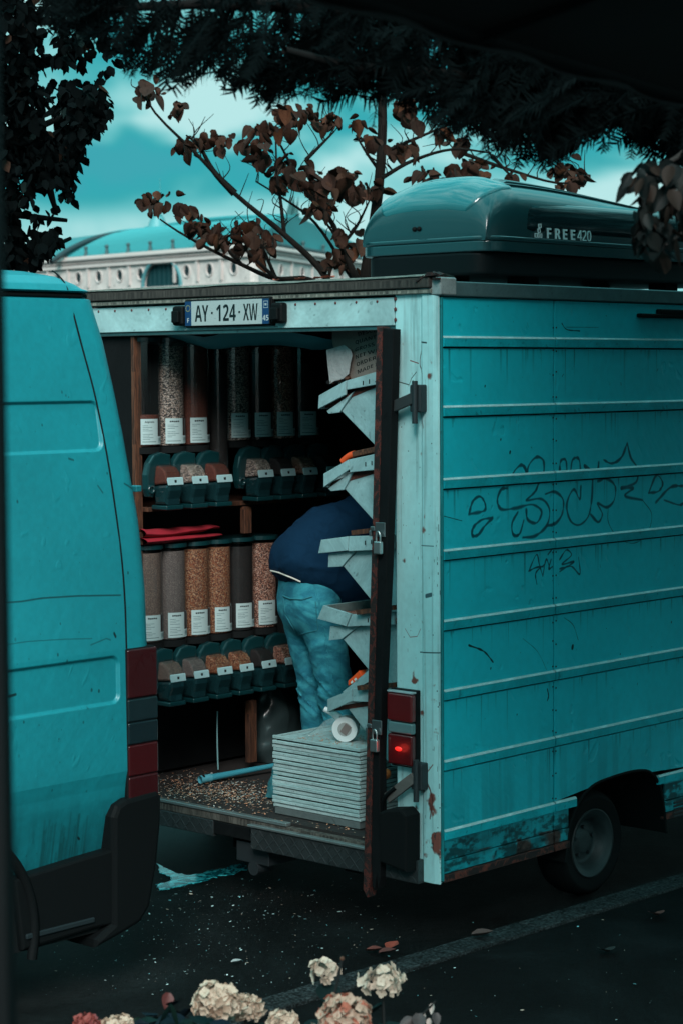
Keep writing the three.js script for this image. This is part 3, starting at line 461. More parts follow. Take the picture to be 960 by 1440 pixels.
const GR = {
  millet: grainTex('#5d5350', ['#8d8078', '#6b615c', '#a3958a', '#494240', '#786a62'], 5200, 4), ash: grainTex('#5a5656', ['#8c8a88', '#6c6866', '#4a4747', '#a09c98'], 6500, 3),
  stripe: grainTex('#191b1c', ['#d8d2cc', '#3a3a3a', '#8f8a86', '#101112', '#b9a79a'], 3600, 9), corn: grainTex('#7b3d24', ['#c7764a', '#a5532f', '#dca071', '#5d2c1c', '#e6c3a0'], 3400, 8),
  mix: grainTex('#4c2c23', ['#a06a52', '#c9a493', '#6b3a2a', '#2c1a16', '#d9c8bd'], 3600, 7), brown: grainTex('#4b241b', ['#6b3627', '#5a2c20', '#7c4533', '#3a1c15'], 4200, 4), dark: grainTex('#141212', ['#1f1b1b', '#2c2424', '#0d0c0c', '#3a2f2c'], 3000, 5),
};
const grainMat = Object.fromEntries(Object.entries(GR).map(([k, t]) => [k, mat(...({ corn: [0.46, 0.44, 0.44], ash: [0.85, 0.72, 0.68], millet: [0.9, 0.76, 0.7], dark: [0.6, 0.5, 0.5], stripe: [0.8, 0.68, 0.64], mix: [0.9, 0.72, 0.66], brown: [1, 0.85, 0.8] })[k], 0.75, { map: rep(t, 5.5), bumpMap: rep(T.grit, 12), bumpScale: 0.002 })]));
const clear = phys(0.93, 0.97, 0.97, 0.06, { transmission: 1, thickness: 0, ior: 1.45 });
const smoky = phys(0.006, 0.026, 0.030, 0.18, { clearcoat: 0.5 });
const labelMat = (word, k) => mat(0.42, 0.54, 0.55, 0.45, { map: canvasTex(256, 256, (c, w, h) => {
  c.fillStyle = '#eef3f2'; c.fillRect(0, 0, w, h); c.fillStyle = '#3b1a17'; c.fillRect(168, 0, 88, 176); c.fillStyle = '#c5d3d4'; c.fillRect(172, 190, 76, 54); c.fillStyle = '#5b6a6c'; for (let i = 0; i < 14; i++) c.fillRect(180 + i * 4.4, 196, 1 + (i * 7 + k) % 3, 30);
  c.fillStyle = '#12181a'; c.font = 'bold 27px sans-serif'; c.textAlign = 'center'; if (word) c.fillText(word, 82, 40); else for (let i = 0; i < 5; i++) c.fillRect(38 + i * 18 + (k % 3), 24 + ((i * 5 + k) % 3), 14, 15);
  c.fillStyle = 'rgba(40,60,62,0.75)'; for (let i = 0; i < 9; i++) if ((i + k) % 5) c.fillRect(18, 66 + i * 17, 40 + ((i * 37 + k * 13) % 70), 4); c.fillRect(14, 226, 130, 6);
}) });
let labelN = 0;
function dispenser({ z, w, yTop, yBot, yLab, fill, grain, label, word, noz = true, lab = true, x = DX }) {
  const t = thing('seed_dispenser', label, 'dispenser', [x, yBot, z], 0, null);
  const H = yTop - yBot, R = w / 2 - 0.003, D = 0.2;
  const prof = (r, x0) => { const p = []; for (let i = 0; i <= 14; i++) { const a = -Math.PI / 2 + Math.PI * i / 14; p.push([x0 + Math.cos(a) * r * 0.85, Math.sin(a) * r]); } p.push([-D, r], [-D, -r]); return p; };
  const body = (r, x0, h0, h1) => { const s = new THREE.Shape(prof(r, x0).map((p) => new THREE.Vector2(p[0], -p[1]))); const g = new THREE.ExtrudeGeometry(s, { depth: h1 - h0, bevelEnabled: false, curveSegments: 10 }); g.rotateX(-Math.PI / 2); g.translate(0, h0, 0); return uvm(g); };
  mesh('container', body(R, -R * 0.85, 0.002, H - 0.02), clear, t);
  mesh('seed_fill', body(R - 0.005, -R * 0.85 - 0.001, 0.006, 0.006 + (H - 0.03) * fill), grainMat[grain], t);
  if (fill < 0.8) mesh('dark_back', [bx(-D + 0.004, -D + 0.008, 0.02, H - 0.03, -R + 0.006, R - 0.006, 0), bx(-D + 0.01, -R * 0.5, 0.02, H - 0.03, -R + 0.004, -R + 0.007, 0)], M.under, t);
  mesh('lid', body(R + 0.003, -R * 0.85 + 0.004, H - 0.019, H), M.green, t);
  mesh('base', body(R + 0.001, -R * 0.85, -0.03, 0), M.under, t);
  if (lab) { const lh = 0.118, y0 = yLab - yBot; const g = grid(10, 1, (u, v) => { const a = lerp(-0.95, 0.95, u), rr0 = R + 0.002; return V(-R * 0.85 + Math.cos(a) * rr0 * 0.85, y0 + v * lh, -Math.sin(a) * rr0); }); mesh('label', g, labelMat(word, labelN++), t); }
  if (noz) {
    const n = -0.085 - 0.05, o = (p) => p.map(([a, b]) => [a, b + n]);
    const hw2 = w / 2, hp = [[-0.5, 0.100], [-0.1, 0.112], [0.2, 0.100], [0.4, 0.065], [0.5, 0.01], [0.5, -0.055], [0.42, -0.09], [0.25, -0.095], [0.16, -0.07], [0.16, -0.01], [0.1, 0.03], [-0.1, 0.048], [-0.5, 0.048]].map(([c, d]) => [c * w * 0.97, d + n]);
    const hood = mesh('dispenser_hood', poly(hp, 0.042, 'zy', 0.03, 0.009), M.green, t);
const kn = mesh('crank_knob', (() => { const g = new THREE.TorusGeometry(0.016, 0.006, 8, 18); g.rotateY(Math.PI / 2); g.translate(0.032, n - 0.058, w * 0.33); return g; })(), M.green, hood);
    const cz = -w / 2 + 0.006, cw = w * 0.60;
    mesh('seed_chute', poly(o([[0.01, 0.045], [0.04, 0.052], [0.072, 0.044], [0.094, 0.022], [0.105, -0.005], [0.10, -0.03], [0.01, -0.04]]), cw, 'xy', cz, 0.010), grainMat[grain], t);
    mesh('chute_window', poly(o([[0.008, 0.049], [0.040, 0.056], [0.074, 0.048], [0.097, 0.025], [0.108, -0.002], [0.106, -0.004], [0.095, 0.023], [0.073, 0.046], [0.040, 0.054], [0.009, 0.047]]), cw + 0.004, 'xy', cz - 0.002, 0.001), clear, t);
    const st = mesh('chute_label', poly(o([[0.108, -0.002], [0.112, -0.006], [0.117, -0.036], [0.113, -0.038], [0.104, -0.012]]), cw + 0.002, 'xy', cz - 0.001, 0.001), M.label, t);
    mesh('label_mark', bx(0.1135, 0.1155, n - 0.026, n - 0.014, cz + cw * 0.45, cz + cw * 0.58, 0), M.black, st).rotation.z = 0;
    mesh('spout', poly(o([[0.01, -0.042], [0.099, -0.034], [0.113, -0.04], [0.114, -0.062], [0.10, -0.10], [0.098, -0.128], [0.02, -0.128], [0.012, -0.09]]), cw, 'xy', cz, 0.013), smoky, t);
    mesh('spout_lip', bx(0.002, 0.108, n - 0.152, n - 0.13, cz - 0.008, cz + cw + 0.006, 0.006), M.green, t);
  }
  return t;
}
{
  const zc = (a, b, py) => { const p = at(a, py, 'x', DX).z, q = at(b, py, 'x', DX).z; return [(p + q) / 2, Math.abs(p - q)]; };
  const low = [['millet', 'first lower seed dispenser beside the white van, grey millet', ''], ['ash', 'second lower seed dispenser from the van, pale grey fine seed', ''], ['corn', 'third lower seed dispenser from the van, mixed orange grain', 'Pigeon'], ['corn', 'fourth lower seed dispenser from the van, bright orange corn', ''], ['dark', 'fifth lower seed dispenser from the van, nearly black contents', ''], ['mix', 'lower seed dispenser half hidden behind the bending person', '']];
  const e = [204, 238, 271, 304, 334, 366, 399];
  low.forEach(([g, l, w], i) => { const [z, wd] = zc(e[i], e[i + 1], 830); dispenser({ z, w: wd, yTop: 1.53, yBot: 1.075, yLab: 1.088 + (i > 3 ? 0.006 : 0), fill: i === 4 ? 0.95 : 0.97, grain: g, label: l, word: '' }); });
  const up = [[200, 235, 'brown', 'upper seed dispenser nearest the van, only a quarter full', 0.30, 'Alpiste'], [235, 270, 'stripe', 'upper seed dispenser full of black and white striped sunflower seed', 0.97, ''], [270, 304, 'brown', 'upper seed dispenser full of plain brown seed, left of the dark gap', 0.97, ''],
    [328, 362, 'stripe', 'upper seed dispenser first right of the dark gap, dim striped seed', 0.97, ''], [361, 393, 'dark', 'upper dispenser in deep shade with a slightly crooked label', 0.9, ''], [392, 424, 'mix', 'upper seed dispenser in shade with speckled brown seed', 0.97, ''], [425, 457, 'dark', 'upper seed dispenser nearest the grey trays, dark and almost empty', 0.8, '']];
  up.forEach(([a, b, g, l, f, w], i) => { const [z, wd] = zc(a, b, 610); dispenser({ z, w: wd, yTop: 2.49, yBot: 1.985 + (i > 2 ? 0.012 : 0), yLab: 1.998 + (i > 2 ? 0.016 : 0), fill: f, grain: g, label: l, word: w, x: DX - (i > 2 ? 0.0 : 0) }); });
  const [z, wd] = zc(306, 328, 600); dispenser({ z, w: wd, yTop: 2.46, yBot: 1.80, fill: 0.97, grain: 'dark', label: 'narrow unlabelled tube of black seed between the two upper dispenser groups', lab: false, noz: false, yLab: 0 });
}
{ // folded red cloth on the lower lids
  const a = at(206, 748, 'x', -1.86), b = at(312, 748, 'x', -1.86), y = 1.533;
  const g = []; for (let k = 0; k < 2; k++) g.push(grid(60, 16, (u, v) => {
    const ang = v * 2 * Math.PI, z = lerp(a.z + 0.05, b.z + (k ? 0.012 : 0), u), e = Math.pow(Math.sin(Math.PI * clamp(u * 0.5 + 0.48)), 0.45), w2 = fbm(u * 7, k * 3 + v * 1.5, 2, 3), r = (0.020 + 0.012 * (w2 - 0.5)) * e * (k ? 1.05 : 1);
    return V(-1.875 + Math.cos(ang) * (0.085 - 0.012 * k) * e + 0.02 * (fbm(u * 4, k, 5, 2) - 0.5), y + 0.019 + k * 0.030 + 0.026 * (fbm(u * 3.2, k * 2 + 0.5, 1, 2) - 0.5) * (k ? 1 : 0.25) + Math.sin(ang) * r, z);
  }));
  tag(mesh('folded_cloth', g, mat(0.36, 0.008, 0.024, 0.85, { bumpMap: rep(T.fine, 6), bumpScale: 0.003 })), 'folded red cloth lying on the lids of the lower dispensers', 'cloth');
}
{ // blue tarpaulin sagging under the ceiling
  const P = [at(190, 472, 'z', -0.12), at(345, 488, 'z', -0.2), at(330, 466, 'z', -0.35), at(440, 474, 'z', -0.7)];
  const g = grid(16, 10, (u, v) => { const x = lerp(-2.1, -1.0, u), z = lerp(-0.055, -0.75, v); return V(x, 2.503 - 0.07 * v - 0.03 * Math.sin(Math.PI * u) * Math.sin(Math.PI * (0.15 + 0.8 * v)) + 0.03 * (fbm(u * 6, v * 5, 3, 3) - 0.5) + 0.03 * Math.abs(Math.sin(u * 5 + v * 3)), z); });
  tag(mesh('tarpaulin', g, mat(0.04, 0.42, 0.50, 0.5)), 'blue tarpaulin sagging under the trailer ceiling behind the number plate', 'tarpaulin');
}
// ---------------------------------------------------------------- grey hopper trays on the right
{
  const Z0 = -0.15, Z1 = -0.62, P = (p) => p.map(([a, b]) => { const q = at(a, b, 'z', Z0); return [q.x, q.y]; });
  const trays = [
    { l: 'topmost grey hopper tray, tilted, carrying a torn printed paper sack', flap: [[451, 556], [488.7, 535], [487.5, 555], [450, 575]], lip: [[457, 578], [487, 557], [495, 550], [475, 580], [460, 582]], band: [[489.5, 535], [540, 520], [545, 538], [489.5, 548]], fun: [[475, 578], [496, 551], [550, 538], [555, 650], [545, 650]] },
    { l: 'second grey hopper tray from the top, with an orange handle lying in it', flap: [[457.5, 666], [492.5, 646], [493.5, 660], [457.5, 685]], lip: [[459, 687], [480, 672], [494, 663], [481, 689], [463, 691]], band: [[493, 646], [548, 634], [548, 659], [493.5, 664]], fun: [[480, 688], [495, 665], [550, 659], [555, 768], [552, 768]] },
    { l: 'middle grey hopper tray, level, in front of the dark blue jacket', flap: [[454, 759], [492, 754], [491, 774], [450, 778]], lip: [[459.5, 779], [490, 775], [500, 771], [478, 797], [459, 798]], band: [[492.5, 754], [556, 752], [556, 772], [491.5, 775]], fun: [[478, 797], [498, 774], [556, 771], [556, 888], [552, 888]] },
    { l: 'fourth grey hopper tray from the top, its open bin seen from above', flap: [[457, 851], [496, 863], [489, 880.5], [449, 870]], lip: [[462, 881], [489, 881], [505, 878], [478, 899], [460, 901]], band: [[496.5, 863.5], [556, 860], [556, 878], [489.5, 881]], fun: [[478, 900], [500, 881], [556, 878], [556, 990], [552, 990]] },
    { l: 'lowest grey hopper tray, holding a grey box with an orange packet', flap: [[463, 983], [497, 969], [497, 985.6], [463, 1001]], lip: null, band: [[497.5, 968], [556, 968], [556, 988], [497.5, 986]], fun: [[485, 998], [500, 987], [556, 987], [556, 1078], [545, 1078]] },
  ];
  trays.forEach((t, i) => {
    const o = thing('hopper_tray', t.l, 'tray', [0, 0, 0], 0, null), f = P(t.flap), b = P(t.band), fu = P(t.fun);
    for (const z of [Z0, Z1]) { mesh('lip_board', poly(f, 0.012, 'xy', z, 0.002), M.tray, o); mesh('rim_board', poly(b, 0.012, 'xy', z - 0.003, 0.002), M.tray, o); if (t.lip && z === Z0) mesh('lower_lip', poly(P(t.lip), 0.03, 'xy', z - 0.04, 0.002), M.tray, o); }
    // front board closing the low end, hopper body, seed inside
    const lx = (f[0][0] + f[3][0]) / 2; mesh('front_board', poly([f[0], [f[0][0] + 0.012, f[0][1]], [f[3][0] + 0.012, f[3][1]], f[3]], Z0 - Z1 - 0.012, 'xy', Z1 + 0.012, 0), M.tray, o);
    mesh('hopper', poly(fu, Z0 - Z1 - 0.03, 'xy', Z1 + 0.01, 0.004), M.tray, o);
    mesh('seed_bed', poly([[f[3][0] + 0.014, f[3][1] + 0.004], [f[3][0] + 0.014, f[3][1] + 0.02], [b[1][0], b[1][1] - 0.03], [b[1][0], b[2][1]]], Z0 - Z1 - 0.034, 'xy', Z1 + 0.016, 0), grainMat[i === 3 ? 'mix' : 'brown'], o);
    const marks = []; const mx = b[0][0] + 0.09, my = (b[0][1] + b[3][1]) / 2; for (let k = 0; k < 3; k++) marks.push(bx(mx + k * 0.035, mx + k * 0.035 + (k === 2 ? 0.026 : 0.005), my + k * 0.006, my + k * 0.006 + (k === 2 ? 0.004 : 0.018), Z0 + 0.0085, Z0 + 0.0105, 0)); mesh('slot', marks, M.black, o);
  });
  const stand = thing('tray_stand', 'dark upright frame the grey hopper trays hang from, inside the right wall', 'stand');
  mesh('upright', bx(-0.22, -0.18, 0.385, 2.45, -0.64, -0.60, 0.002), M.interior, stand); mesh('upright', bx(-0.22, -0.18, 0.385, 2.45, -0.21, -0.17, 0.002), M.tray, stand); mesh('base_panel', bx(-0.36, -0.18, 0.385, 0.62, -0.62, -0.16, 0.004), M.tray, stand);
  const q = (px, py, z = Z0) => at(px, py, 'z', z);
  // things lying in the trays
  { const a = q(482, 649, -0.2), b = q(500, 638, -0.2), c = q(530, 632, -0.2); const o = thing('orange_tool', 'orange handled brown tool lying across the second hopper tray', 'tool'); mesh('handle', tube([a, a.clone().lerp(b, 0.5).add(V(0, 0.006, 0)), b], 0.016, 14, 8), mat(0.75, 0.09, 0.02, 0.5), o); mesh('blade', (() => { const g = bx(-0.08, 0.08, -0.012, 0.012, -0.02, 0.02, 0.003); g.rotateZ(0.18); g.translate(b.x + 0.075, b.y + 0.012, -0.2); return g; })(), M.wood, o); }
  for (const [a, b, z, l] of [[[497, 749], [522, 746], -0.2, 'brown wooden slat resting on the middle hopper tray'], [[504, 861], [556, 854], -0.13, 'brown wooden slat across the rim of the fourth hopper tray'], [[505, 967], [556, 963], -0.13, 'dark brown stick across the lowest hopper tray']]) {
    const p = q(...a, z), r = q(...b, z), g = new THREE.BoxGeometry(p.distanceTo(r), 0.02, 0.03); g.rotateZ(Math.atan2(r.y - p.y, r.x - p.x)); g.translate((p.x + r.x) / 2, (p.y + r.y) / 2, z); tag(mesh('wooden_slat', uvm(g), M.wood), l, 'wooden slat');
  }
  { // grey box with an orange packet in the lowest tray
    const o = thing('grey_box', 'grey open box propped in the lowest hopper tray', 'box'), p = P([[477, 974], [514, 943], [519, 957], [483, 976]]);
    mesh('box_side', poly(p, 0.012, 'xy', Z0 - 0.03, 0.001), M.tray, o); mesh('box_side', poly(p, 0.012, 'xy', Z0 - 0.19, 0.001), M.tray, o); mesh('box_bottom', poly(P([[482, 972], [518, 953], [519, 957], [483, 976]]), 0.15, 'xy', Z0 - 0.18, 0), M.tray, o);
    const k = thing('orange_packet', 'small orange packet with pale lettering sticking out of the grey box', 'packet'); const pk = P([[478, 966], [478, 959], [493, 945], [497, 952], [486, 962]]);
    mesh('packet', poly(pk, 0.05, 'xy', Z0 - 0.1, 0.002), mat(0.85, 0.10, 0.02, 0.45), k); const gm = P([[481.5, 961], [484, 958.5], [485.5, 961], [483, 963.5]]), gn = P([[486.5, 957], [489, 954.5], [490.5, 957], [488, 959.5]]); mesh('print', merge([poly(gm, 0.001, 'xy', Z0 - 0.0495), poly(gn, 0.001, 'xy', Z0 - 0.0495)]), M.white, k);
    const e = thing('green_packet', 'dark green packet tucked behind the orange packet', 'packet'); mesh('packet', poly(P([[494, 951], [497, 944], [507, 942], [506, 950]]), 0.04, 'xy', Z0 - 0.12, 0.002), mat(0.03, 0.12, 0.12, 0.4), e);
  }
  // torn printed sack on the topmost tray
  const sack = canvasTex(512, 512, (c, w, h) => {
    c.fillStyle = '#9a9188'; c.fillRect(0, 0, w, h); for (let i = 0; i < 900; i++) { c.fillStyle = `rgba(${rnd() < 0.5 ? '60,50,45' : '190,180,172'},${rr(0.03, 0.14)})`; c.fillRect(rnd() * w, rnd() * h, rr(1, 4), rr(8, 60)); }
    c.fillStyle = '#14181a'; c.font = 'bold 52px sans-serif'; c.save(); c.transform(1, -0.13, 0, 1, 0, 66); ['DESCRIPT', 'QUANTITY/CA', 'GROSS WEIGHT', 'NET WEIGHT', 'ORDER # 05', 'MADE IN CHINA'].forEach((t, i) => { c.save(); c.translate(186, 50 + i * 74); c.scale(0.86, 1); c.fillText(t, i === 0 ? 30 : 0, 0); c.restore(); }); c.restore();
  });
  const so = thing('paper_sack', 'torn greyish paper sack with printed lines standing on the topmost tray', 'sack');
  const A = q(456, 466), B = q(466, 545), C = q(560, 452), D = q(560, 512);
  const sheet = (z, d) => grid(22, 14, (u, v) => { const top = A.clone().lerp(C, u), bot = B.clone().lerp(D, u), p = bot.lerp(top, v); p.z = z + d * 0.02 * (fbm(u * 6, v * 6, d, 3) - 0.5) - 0.05 * (1 - Math.sin(Math.PI * clamp(u * 0.8 + 0.1))); return p; });
  mesh('sack_front', sheet(-0.16, 1), mat(0.62, 0.6, 0.6, 0.85, { map: sack, bumpMap: rep(T.wear, 2), bumpScale: 0.004 }), so);
  mesh('sack_back', sheet(-0.42, 2), mat(0.3, 0.28, 0.27, 0.9), so);
  const fold = (a, b, z) => grid(6, 6, (u, v) => { const p = a.clone().lerp(b, v); p.z = lerp(-0.205, -0.46, u); p.x += -0.03 * Math.sin(Math.PI * u) ; return p; });
  mesh('sack_side', fold(B, A), mat(0.40, 0.30, 0.27, 0.9), so);
  const tornP = P([[461, 492], [486, 485], [495, 492], [497, 500], [494, 512], [492, 526], [484, 533], [472, 536], [466, 540], [463, 515]]);
  mesh('torn_flap', poly(tornP, 0.004, 'xy', Z0 + 0.006, 0.001), mat(0.44, 0.46, 0.46, 0.9, { map: rep(T.wear, 4), bumpMap: rep(T.wear, 6), bumpScale: 0.006 }), so);
  for (let k = 0; k < 6; k++) { const px = 462 + k * 5, p = q(px, 538 - k * 1.3), g = new THREE.DodecahedronGeometry(0.014 + 0.006 * rnd(), 0); g.scale(1, 0.7, 1); g.translate(p.x, p.y, -0.155); mesh('torn_scrap', g, k % 2 ? M.wood : M.black, so); }
}
// ---------------------------------------------------------------- stacked slatted crate, tape, bag, shovel
{
  const o = thing('slatted_crate', 'white crate of thin horizontal slats standing at the trailer sill', 'crate');
  const x0 = -1.05, x1 = -0.535, z0 = -0.10, z1 = -0.56, y0 = 0.40, n = 18, dy = 0.0175;
  const cm = [0, 1, 2].map((i) => mat(0.58 - i * 0.05, 0.78 - i * 0.05, 0.78 - i * 0.05, 0.55, { map: rep(T.wear, 2.5 + i) }));
  const wob = []; for (let i = 0; i < n; i++) wob.push([rr(-0.005, 0.005), rr(-0.004, 0.004)]);
  for (let i = 0; i < n; i++) {
    const y = y0 + 0.022 + i * dy, [a, b] = wob[i], m = cm[i % 3];
    mesh('slat', bx(x0 + a, x1 + a, y, y + dy - 0.004, z0 - 0.012 + b, z0 + b, 0.002), m, o).rotation.z = rr(-0.0025, 0.0025); mesh('slat', bx(x1 - 0.012 + a, x1 + a, y, y + dy - 0.004, z1 + b, z0 - 0.013 + b, 0.002), m, o);
    if (i > n - 3) { mesh('slat', bx(x0 + a, x0 + 0.012 + a, y, y + dy - 0.004, z1 + b, z0 - 0.013 + b, 0.002), m, o); mesh('slat', bx(x0 + 0.013 + a, x1 - 0.013 + a, y, y + dy - 0.004, z1 + b, z1 + 0.012 + b, 0.002), m, o); }
  }
  mesh('dark_core', bx(x0 + 0.016, x1 - 0.016, y0 + 0.01, y0 + n * dy + 0.004, z1 + 0.016, z0 - 0.016, 0), M.under, o);
  mesh('base', bx(x0 + 0.006, x1 - 0.006, y0 - 0.013, y0 + 0.02, z1 + 0.006, z0 - 0.006, 0.004), mat(0.16, 0.2, 0.2, 0.7, { map: T.wear }), o);
  mesh('tray_top', bx(x0 + 0.0165, x1 - 0.0165, y0 + n * dy + 0.005, y0 + n * dy + 0.012, z1 + 0.0165, z0 - 0.0165, 0.001), cm[1], o);
  const top = y0 + n * dy + 0.0125;
  scene.add(scraps('seed_on_crate', 260, () => V(rr(-0.95, -0.56), top + 0.002, rr(-0.4, -0.13)), () => [0.5, 0.22, 0.12], () => rr(0.0025, 0.006), 'reddish seed strewn over the top of the white slatted crate', 'spilled seed'));
  // white tape gun on the crate
  const tp = thing('tape_dispenser', 'white tape roll with a thumb handle lying on the slatted crate', 'tape dispenser', [-0.735, top + 0.056, -0.235], 0.55);
  mesh('roll', (() => { const g = new THREE.CylinderGeometry(0.055, 0.055, 0.062, 28); g.rotateX(Math.PI / 2); return g; })(), M.white, tp);
  mesh('core', (() => { const g = new THREE.CylinderGeometry(0.03, 0.03, 0.066, 20); g.rotateX(Math.PI / 2); return g; })(), mat(0.36, 0.38, 0.37, 0.7), tp); mesh('label', (() => { const g = new THREE.PlaneGeometry(0.032, 0.045); g.rotateZ(-0.6); g.translate(0.006, 0, 0.0345); return g; })(), mat(0.2, 0.16, 0.15, 0.7), tp);
  mesh('handle', limb([V(-0.03, 0.045, 0), V(-0.062, 0.068, 0), V(-0.095, 0.082, 0)], 0.018, 0.012, 9), M.white, tp);
  const box = thing('clear_box', 'clear plastic tub of seed behind the white tape roll', 'tub', [-0.60, top, -0.36]);
  mesh('tub', (() => { const g = new RoundedBoxGeometry(0.16, 0.11, 0.14, 2, 0.015); g.translate(0, 0.056, 0); return g; })(), phys(0.75, 0.8, 0.8, 0.15, { transmission: 0.8, thickness: 0 }), box); mesh('seed', bx(-0.065, 0.065, 0.006, 0.07, -0.055, 0.055, 0.01), mat(0.36, 0.25, 0.22, 0.8, { map: GR.mix }), box); mesh('rim', bx(-0.084, 0.084, 0.112, 0.122, -0.074, 0.074, 0.004), mat(0.6, 0.68, 0.68, 0.4), box);
  const wrap = grid(14, 10, (u, v) => V(-0.97 + 0.17 * u, top + 0.004 + 0.07 * Math.sin(Math.PI * u) * Math.sin(Math.PI * v) * (0.6 + 0.8 * fbm(u * 5, v * 5, 2, 3)), -0.5 + 0.3 * v)); tag(mesh('plastic_wrap', wrap, phys(0.85, 0.92, 0.92, 0.15, { transmission: 0.85, thickness: 0 })), 'crumpled clear plastic film left of the white tape roll', 'plastic film');
  const ap = thing('orange_fruit', 'small orange round thing behind the dark door leaf, low on the tray stand', 'fruit', [-0.385, 0.648, -0.1]); mesh('ball', new THREE.SphereGeometry(0.022, 14, 10), mat(0.55, 0.14, 0.03, 0.6), ap); mesh('stem', (() => { const g = new THREE.CylinderGeometry(0.003, 0.004, 0.012, 6); g.translate(0, 0.025, 0); return g; })(), M.wood, ap);
}
{ // blue plastic bag next to the crate
  const g = grid(26, 22, (u, v) => { const a = u * 2 * Math.PI, h = 0.25 * v, r = (0.115 - 0.06 * v * v) * (0.8 + 0.5 * fbm(Math.cos(a) * 2 + 5, v * 4, Math.sin(a) * 2, 3)); return V(-1.265 + Math.cos(a) * r * 0.8 + 0.02 * v, 0.392 + h, -0.42 + Math.sin(a) * r - 0.05 * v); });
  tag(mesh('plastic_bag', g, phys(0.06, 0.26, 0.30, 0.3, { transmission: 0.25, thickness: 0 })), 'crumpled blue plastic bag on the floor left of the slatted crate', 'bag');
  const sh = thing('shovel', 'shovel with pale blue handle lying on the seed covered floor', 'shovel'), a = at(284, 1096, 'y', 0.41), b = at(362, 1081, 'y', 0.42);
  mesh('handle', limb([a, a.clone().lerp(b, 0.5), b, b.clone().add(b.clone().sub(a).multiplyScalar(0.3))], 0.017, 0.012, 10), mat(0.05, 0.30, 0.38, 0.35), sh); mesh('grip', tube([a.clone().lerp(b, -0.03), a.clone().lerp(b, 0.16)], 0.0195, 6, 10), mat(0.10, 0.38, 0.46, 0.3), sh); mesh('hang_hole', (() => { const g = new THREE.SphereGeometry(0.008, 8, 6); const p = a.clone().lerp(b, 0.03); g.translate(p.x + 0.008, p.y + 0.014, p.z + 0.006); return g; })(), M.black, sh);
  const d = b.clone().sub(a).setY(0).normalize(), c = b.clone().addScaledVector(d, 0.15); mesh('blade', grid(8, 8, (u, v) => V(c.x + d.x * v * 0.2 - d.z * (u - 0.5) * 0.18, 0.40 + 0.03 * (2 * u - 1) ** 2, c.z + d.z * v * 0.2 + d.x * (u - 0.5) * 0.18)), M.darksteel, sh);
  // dark bin bag under the lower dispensers
  const c0 = at(394, 1030, 'x', -1.9), gb = grid(30, 20, (u, v) => { const a2 = u * 2 * Math.PI, r = 0.15 * Math.pow(Math.sin(Math.PI * (0.25 + 0.72 * v)), 0.6) * (0.75 + 0.55 * fbm(Math.cos(a2) * 2.2 + 5, v * 5, Math.sin(a2) * 2.2, 3)); return V(-1.93 + Math.cos(a2) * r * 0.6, 0.39 + 0.4 * v, c0.z + Math.sin(a2) * r); });
  tag(mesh('bin_bag', gb, phys(0.03, 0.05, 0.052, 0.28, { clearcoat: 0.4 })), 'dark crumpled bin bag under the lower dispensers behind the legs', 'bag');
}
